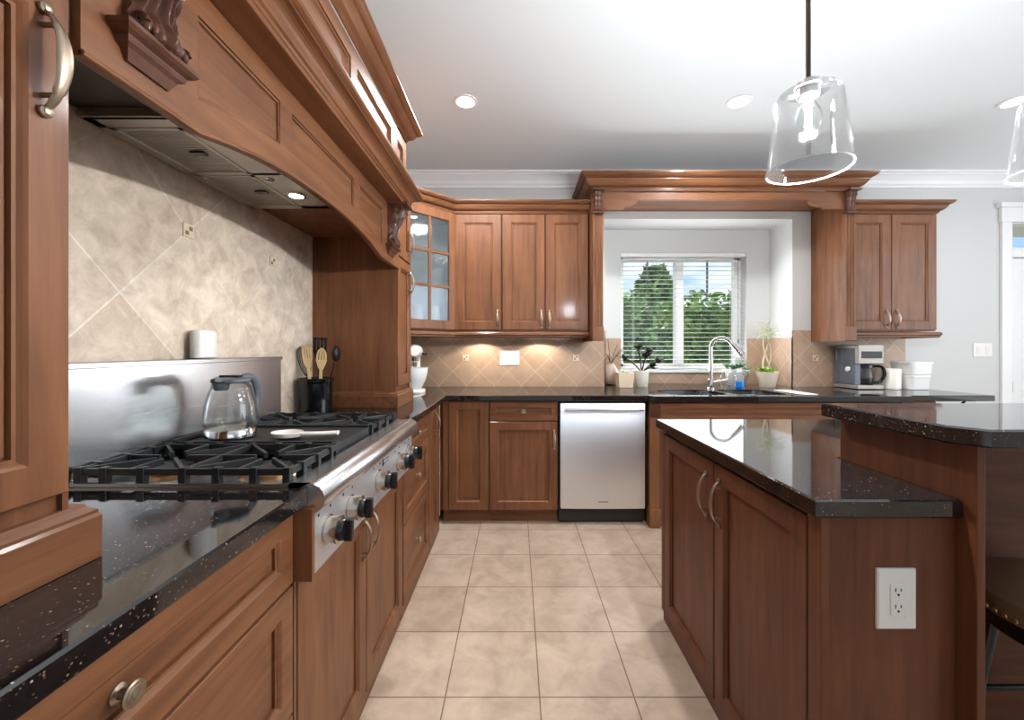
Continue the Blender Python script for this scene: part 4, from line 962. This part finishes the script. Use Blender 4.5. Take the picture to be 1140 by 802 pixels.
# faucet
fa = thing('faucet', 'tall gooseneck chrome faucet behind the sink', 'faucet', (1.59, 3.335, CT)); fx, fy = 1.59, 3.335
MB().lathe((fx, fy, CT), [(.028, 0), (.028, .006), (.022, .012), (.02, .07), (.022, .075), (.018, .08)], seg=24).build('body', CHROME, fa)
arc = [Vector((fx, fy, CT+.07)), Vector((fx, fy, CT+.18)), Vector((fx, fy, CT+.29))] + [Vector((fx+.062-.062*math.cos(R(a)), fy-.05+.05*math.cos(R(a)), CT+.338+.075*math.sin(R(a)))) for a in range(0, 151, 15)]
MB().tube(smooth(arc, 4), .0135, 16).build('spout', CHROME, fa)
d_ = (arc[-1]-arc[-2]).normalized(); MB().tube([arc[-1]-d_*.01, arc[-1]+d_*.03, arc[-1]+d_*.10, arc[-1]+d_*.125], [.014, .018, .021, .026], 16).build('spray_head', CHROME, fa)
MB().tube([(fx+.018, fy, CT+.05), (fx+.05, fy-.01, CT+.062), (fx+.12, fy-.03, CT+.075)], [.009, .007, .006], 12).build('lever', CHROME, fa)
# soap bottles
def bottle(x, y, label, liq, h=.155, r=.024):
    b = thing('soap_bottle', label, 'bottle', (x, y, CT))
    MB().lathe((x, y, CT), [(r, 0), (r+.001, .004), (r+.001, h*.62), (r*.7, h*.74), (r*.45, h*.80), (r*.45, h*.84)], seg=24).build('bottle_body', GLASS, b)
    MB().lathe((x, y, CT+.002), [(r-.003, 0), (r-.003, h*(.3 if liq is BLUE else .12))], seg=24).build('soap', liq, b)
    m = MB(); m.lathe((x, y, CT), [(r*.55, h*.82), (r*.55, h*.90), (.004, h*.91), (.004, h*.98), (.009, h*.985), (.009, h)], seg=16); m.tube([(x, y, CT+h*.985), (x-.03, y-.008, CT+h*.97)], .004, 8); m.build('pump', PLASTIC, b)
bottle(1.742, 3.43, 'clear soap bottle just right of the faucet', WATER); bottle(1.797, 3.43, 'clear soap bottle next to the one with blue soap', WATER)
bottle(1.877, 3.43, 'clear bottle with bright blue dish soap by the sink', BLUE, .16, .036)
# plant pots
def pot(x, y, r0, r1, h, label, mat=POT, square=False, name='potted_plant'):
    p = thing(name, label, 'plant', (x, y, CT))
    m = MB()
    if square: m.loops([[(x+sx*r, y+sy*r, CT+z) for sx, sy in ((-1,-1),(1,-1),(1,1),(-1,1))] for r, z in ((r0, 0), (r1, h), (r1-.008, h), (r1-.012, h-.02))])
    else: m.lathe((x, y, CT), [(r0*.95, 0), (r0, .003), (r1, h), (r1-.006, h), (r1-.01, h-.02)], seg=36)
    m.build('pot', mat, p, bevel=.003 if square else 0); MB().lathe((x, y, CT+h-.022), [(r1-.011, 0), (.001, .004)], seg=20).build('soil', plain('soil', (.03, .02, .014, 1), .9), p)
    return p
def leaves(par, name, mat, specs):
    m = MB()
    for b, d, l_, w_, droop in specs:
        b = Vector(b); d = Vector(d).normalized(); s_ = d.cross(Z); s_ = s_.normalized() if s_.length > .01 else Vector((1, 0, 0)); K_ = 6; rows = []
        for i in range(K_+1):
            t = i/K_; c_ = b + d*(l_*t) - Z*(droop*t*t); w2 = w_*math.sin(math.pi*min(.97, .08+t*.9))**.8; up = s_.cross(d)
            rows.append([c_-s_*w2, c_+up*(-.15*w2), c_+s_*w2])
        m.loops(rows, True, False, False, False)
    o = m.build(name, mat, par, fix=False); md = o.modifiers.new('solid', 'SOLIDIFY'); md.thickness = .0012; return o
random.seed(11)
rnd = random.uniform
def rosette(c_, n, l_, w_):
    return [(Vector(c_)+Vector((rnd(-.01,.01), rnd(-.01,.01), 0)), (math.cos(a), math.sin(a), rnd(.2, 1.3)), l_*rnd(.7, 1.1), w_, l_*.15) for a in [2*math.pi*k/n+rnd(-.2,.2) for k in range(n)]]
# right pot: pale braided stems with arching thin leaves and lime ground cover
px, py = 2.15, 3.50
p = pot(px, py, .062, .088, .13, 'cream pot with braided bare stems and lime leaves, right of the sink', POT)
sp = []
for k in range(6): sp += rosette((px+rnd(-.06,.06), py+rnd(-.05,.05), CT+.125), 9, .07, .014)
leaves(p, 'ground_leaves', LIME, sp)
for k in range(3):
    ph = k*2.1; pts = [Vector((px-.0+(.034*math.sin(t*3.6+ph))*(1-.1*t) , py+.02*math.cos(t*3.6+ph), CT+.11+.33*t)) for t in [i/18 for i in range(19)]]
    MB().tube(pts, [.0065-.002*i/18 for i in range(19)], 8).build('stem', STEM, p)
sp = []
for k in range(46):
    a = rnd(0, 6.28); sp.append((Vector((px+rnd(-.03,.03), py+rnd(-.02,.02), CT+.40+rnd(-.03,.11))), (math.cos(a), math.sin(a)*.55, rnd(.3, 1.6)), rnd(.10, .19), .004, rnd(.04, .12)))
leaves(p, 'arching_leaves', PALEL, sp)
# centre pot: grey-green succulents
px, py = 1.975, 3.66
p = pot(px, py, .07, .10, .135, 'wide grey pot of succulents behind the soap bottles', plain('grey_pot', srgb(200, 198, 190), .4))
sp = []
for k in range(16): sp += rosette((px+rnd(-.09,.07), py+rnd(-.07,.05), CT+.135+rnd(0,.045)), 10, .048, .012)
leaves(p, 'succulent_leaves', SUCC, sp)
# left pots
pa = pot(.918, 3.46, .056, .066, .125, 'square peach-cream pot at the left of the sill', plain('peach_pot', srgb(236, 212, 184), .4), True)
sp = rosette((.918, 3.46, CT+.12), 8, .05, .008); leaves(pa, 'small_leaves', LIME, sp)
px, py = 1.085, 3.53
p = pot(px, py, .05, .064, .14, 'round white pot with a dark-leaved succulent before the window', CERAMIC)
tops = [(px-.03, py, CT+.33), (px+.06, py-.01, CT+.30), (px+.15, py, CT+.22), (px+.10, py, CT+.175), (px-.14, py, CT+.24), (px+.03, py-.02, CT+.26)]
for t in tops[:5]:
    MB().tube(smooth([Vector((px, py, CT+.12)), Vector((px+(t[0]-px)*.45, py, CT+.12+(t[2]-CT-.12)*.6)), Vector(t)]), [.006]*12+[.004], 8).build('branch', DARKL, p)
sp = []
for t in tops: sp += rosette(t, 16, .06, .017) + rosette((t[0], t[1], t[2]-.02), 10, .05, .015)
leaves(p, 'dark_leaves', DARKL, sp)
# shell-like vase at far left corner of the alcove
vs = thing('vase', 'pale round vase with thin twigs in the left corner of the alcove', 'vase', (.86, 3.72, CT))
MB().lathe((.86, 3.72, CT), [(.03, 0), (.05, .01), (.072, .08), (.066, .13), (.04, .175), (.028, .19), (.032, .20), (.026, .198), (.022, .18)], seg=32).build('vase_body', plain('greige_glaze', srgb(190, 172, 156), .3), vs)
m = MB()
for k in range(7):
    a = rnd(-1.0, 1.6); m.tube(smooth([Vector((.86, 3.72, CT+.17)), Vector((.86+.05*math.sin(a), 3.71, CT+.26)), Vector((.86+.15*math.sin(a), 3.70, CT+.30+rnd(-.12, .2)))]), [.0025]*12+[.0015], 6)
m.build('twigs', DARKL, vs)
# drying mat
m = MB(); m.loops([rrect(2.01, 2.13, 2.87, 3.20, .03, CT+.001), rrect(2.005, 2.135, 2.865, 3.205, .03, CT+.004), rrect(2.01, 2.13, 2.87, 3.20, .03, CT+.006)])
tag(m.build('drying_mat', WHITE), 'flat white drying mat on the counter right of the sink', 'mat')
# coffee maker
cf = thing('coffee_maker', 'black and steel drip coffee maker with glass carafe on the right counter', 'coffee maker', (2.78, 3.25, CT))
cx0, cx1, cy0, cy1 = 2.722, 2.93, 3.255, 3.50
MB().box(cx0, cx1, cy0, cy1, CT+.004, CT+.035).build('base', STEELM, cf, bevel=.004)
MB().box(cx0, cx0+.05, cy0+.03, cy1, CT+.035, CT+.33).box(cx0, cx1, cy0+.16, cy1, CT+.035, CT+.33).build('water_tank', GREYP, cf, bevel=.006)
MB().box(cx0+.004, cx1, cy0, cy1-.01, CT+.205, CT+.358).build('brew_head', STEELM, cf, bevel=.006)
MB().box(cx0+.03, cx1-.015, cy0-.003, cy0+.004, CT+.25, CT+.305).build('display', DISPLAY, cf)
m = MB(); m.lathe(((cx0+cx1)/2-.0, cy0+.08, CT+.036), [(.062, 0), (.07, .01), (.076, .06), (.07, .11), (.055, .135)], seg=36, cap1=False); m.build('carafe', GLASS, cf)
m = MB(); m.lathe(((cx0+cx1)/2, cy0+.08, CT+.036), [(.058, .132), (.072, .135), (.072, .16), (.05, .168)], seg=32)
hx = (cx0+cx1)/2
m.tube(smooth([Vector((hx+.05, cy0+.05, CT+.185)), Vector((hx+.105, cy0+.02, CT+.18)), Vector((hx+.118, cy0+.01, CT+.12)), Vector((hx+.095, cy0+.03, CT+.06)), Vector((hx+.06, cy0+.05, CT+.055))]), (.008, .012), 12)
m.lathe(((cx0+cx1)/2, cy0+.08, CT+.036), [(.064, .0), (.072, .012), (.066, .013)], seg=32); m.build('carafe_handle', BLACK, cf)
MB().lathe(((cx0+cx1)/2, cy0+.08, CT+.038), [(.060, 0), (.068, .01), (.072, .05)], seg=30).build('coffee', plain('coffee', (.02, .01, .005, 1), .1), cf)
MB().lathe((cx0-.001, cy0+.09, CT+.16), [(.02, 0), (.02, .012), (.015, .016)], XM, 20).build('side_knob', PLASTIC, cf)
c = thing('ceramic_jar', 'small cream ceramic jar between the coffee maker and white canister', 'jar', (3.03, 3.30, CT))
MB().lathe((3.03, 3.30, CT), [(.056, 0), (.06, .004), (.062, .16), (.058, .166), (.054, .16), (.052, .02)], seg=36).build('jar_body', CERAMIC, c)
for z0, z1, lab in ((0, .118, 'white lidded container, lower of the two stacked at the right'), (.119, .222, 'white lidded container, on top of the stack at the right')):
    c = thing('food_container', lab, 'container', (3.2, 3.31, CT+z0), 'stacked white containers')
    x0, x1, y0, y1 = (3.115, 3.28, 3.22, 3.40) if z0 == 0 else (3.11, 3.29, 3.21, 3.41)
    MB().loops([rrect(x0+.006, x1-.006, y0+.006, y1-.006, .025, CT+z0+.001), rrect(x0, x1, y0, y1, .03, CT+z1-.016)]).build('tub', PLASTIC, c, bevel=.002)
    MB().loops([rrect(x0-.004, x1+.004, y0-.004, y1+.004, .03, CT+z1-.016), rrect(x0-.004, x1+.004, y0-.004, y1+.004, .03, CT+z1-.004), rrect(x0, x1, y0, y1, .03, CT+z1)]).build('lid', GREYP if z0 == 5 else WHITE, c)
# cups inside the glass cabinet
for x, y, lab in ((-.755, 3.14, 'white tapered cup inside the glass corner cabinet, left one'), (-.645, 3.22, 'white tapered cup inside the glass corner cabinet, right one')):
    tag(MB().lathe((x, y, UZ0+.0105), [(.048, 0), (.050, .004), (.038, .175), (.035, .176), (.045, .01)], seg=32).build('cup', CERAMIC), lab, 'cup')
lp_ = MB().lathe((-.82, 3.28, UZ1+.0095), [(.032, 0), (.032, -.010), (.026, -.012)], seg=20).build('cabinet_lamp', SOCKET, cc)
MB().lathe((-.82, 3.28, UZ1-.003), [(.024, 0), (.02, -.002)], seg=20).build('lens', HALO, lp_)
light('cabinet_lamp', 'SPOT', (-.82, 3.28, UZ1-.012), 3, .015, color=(1, .92, .82), spot=150, blend=.5)
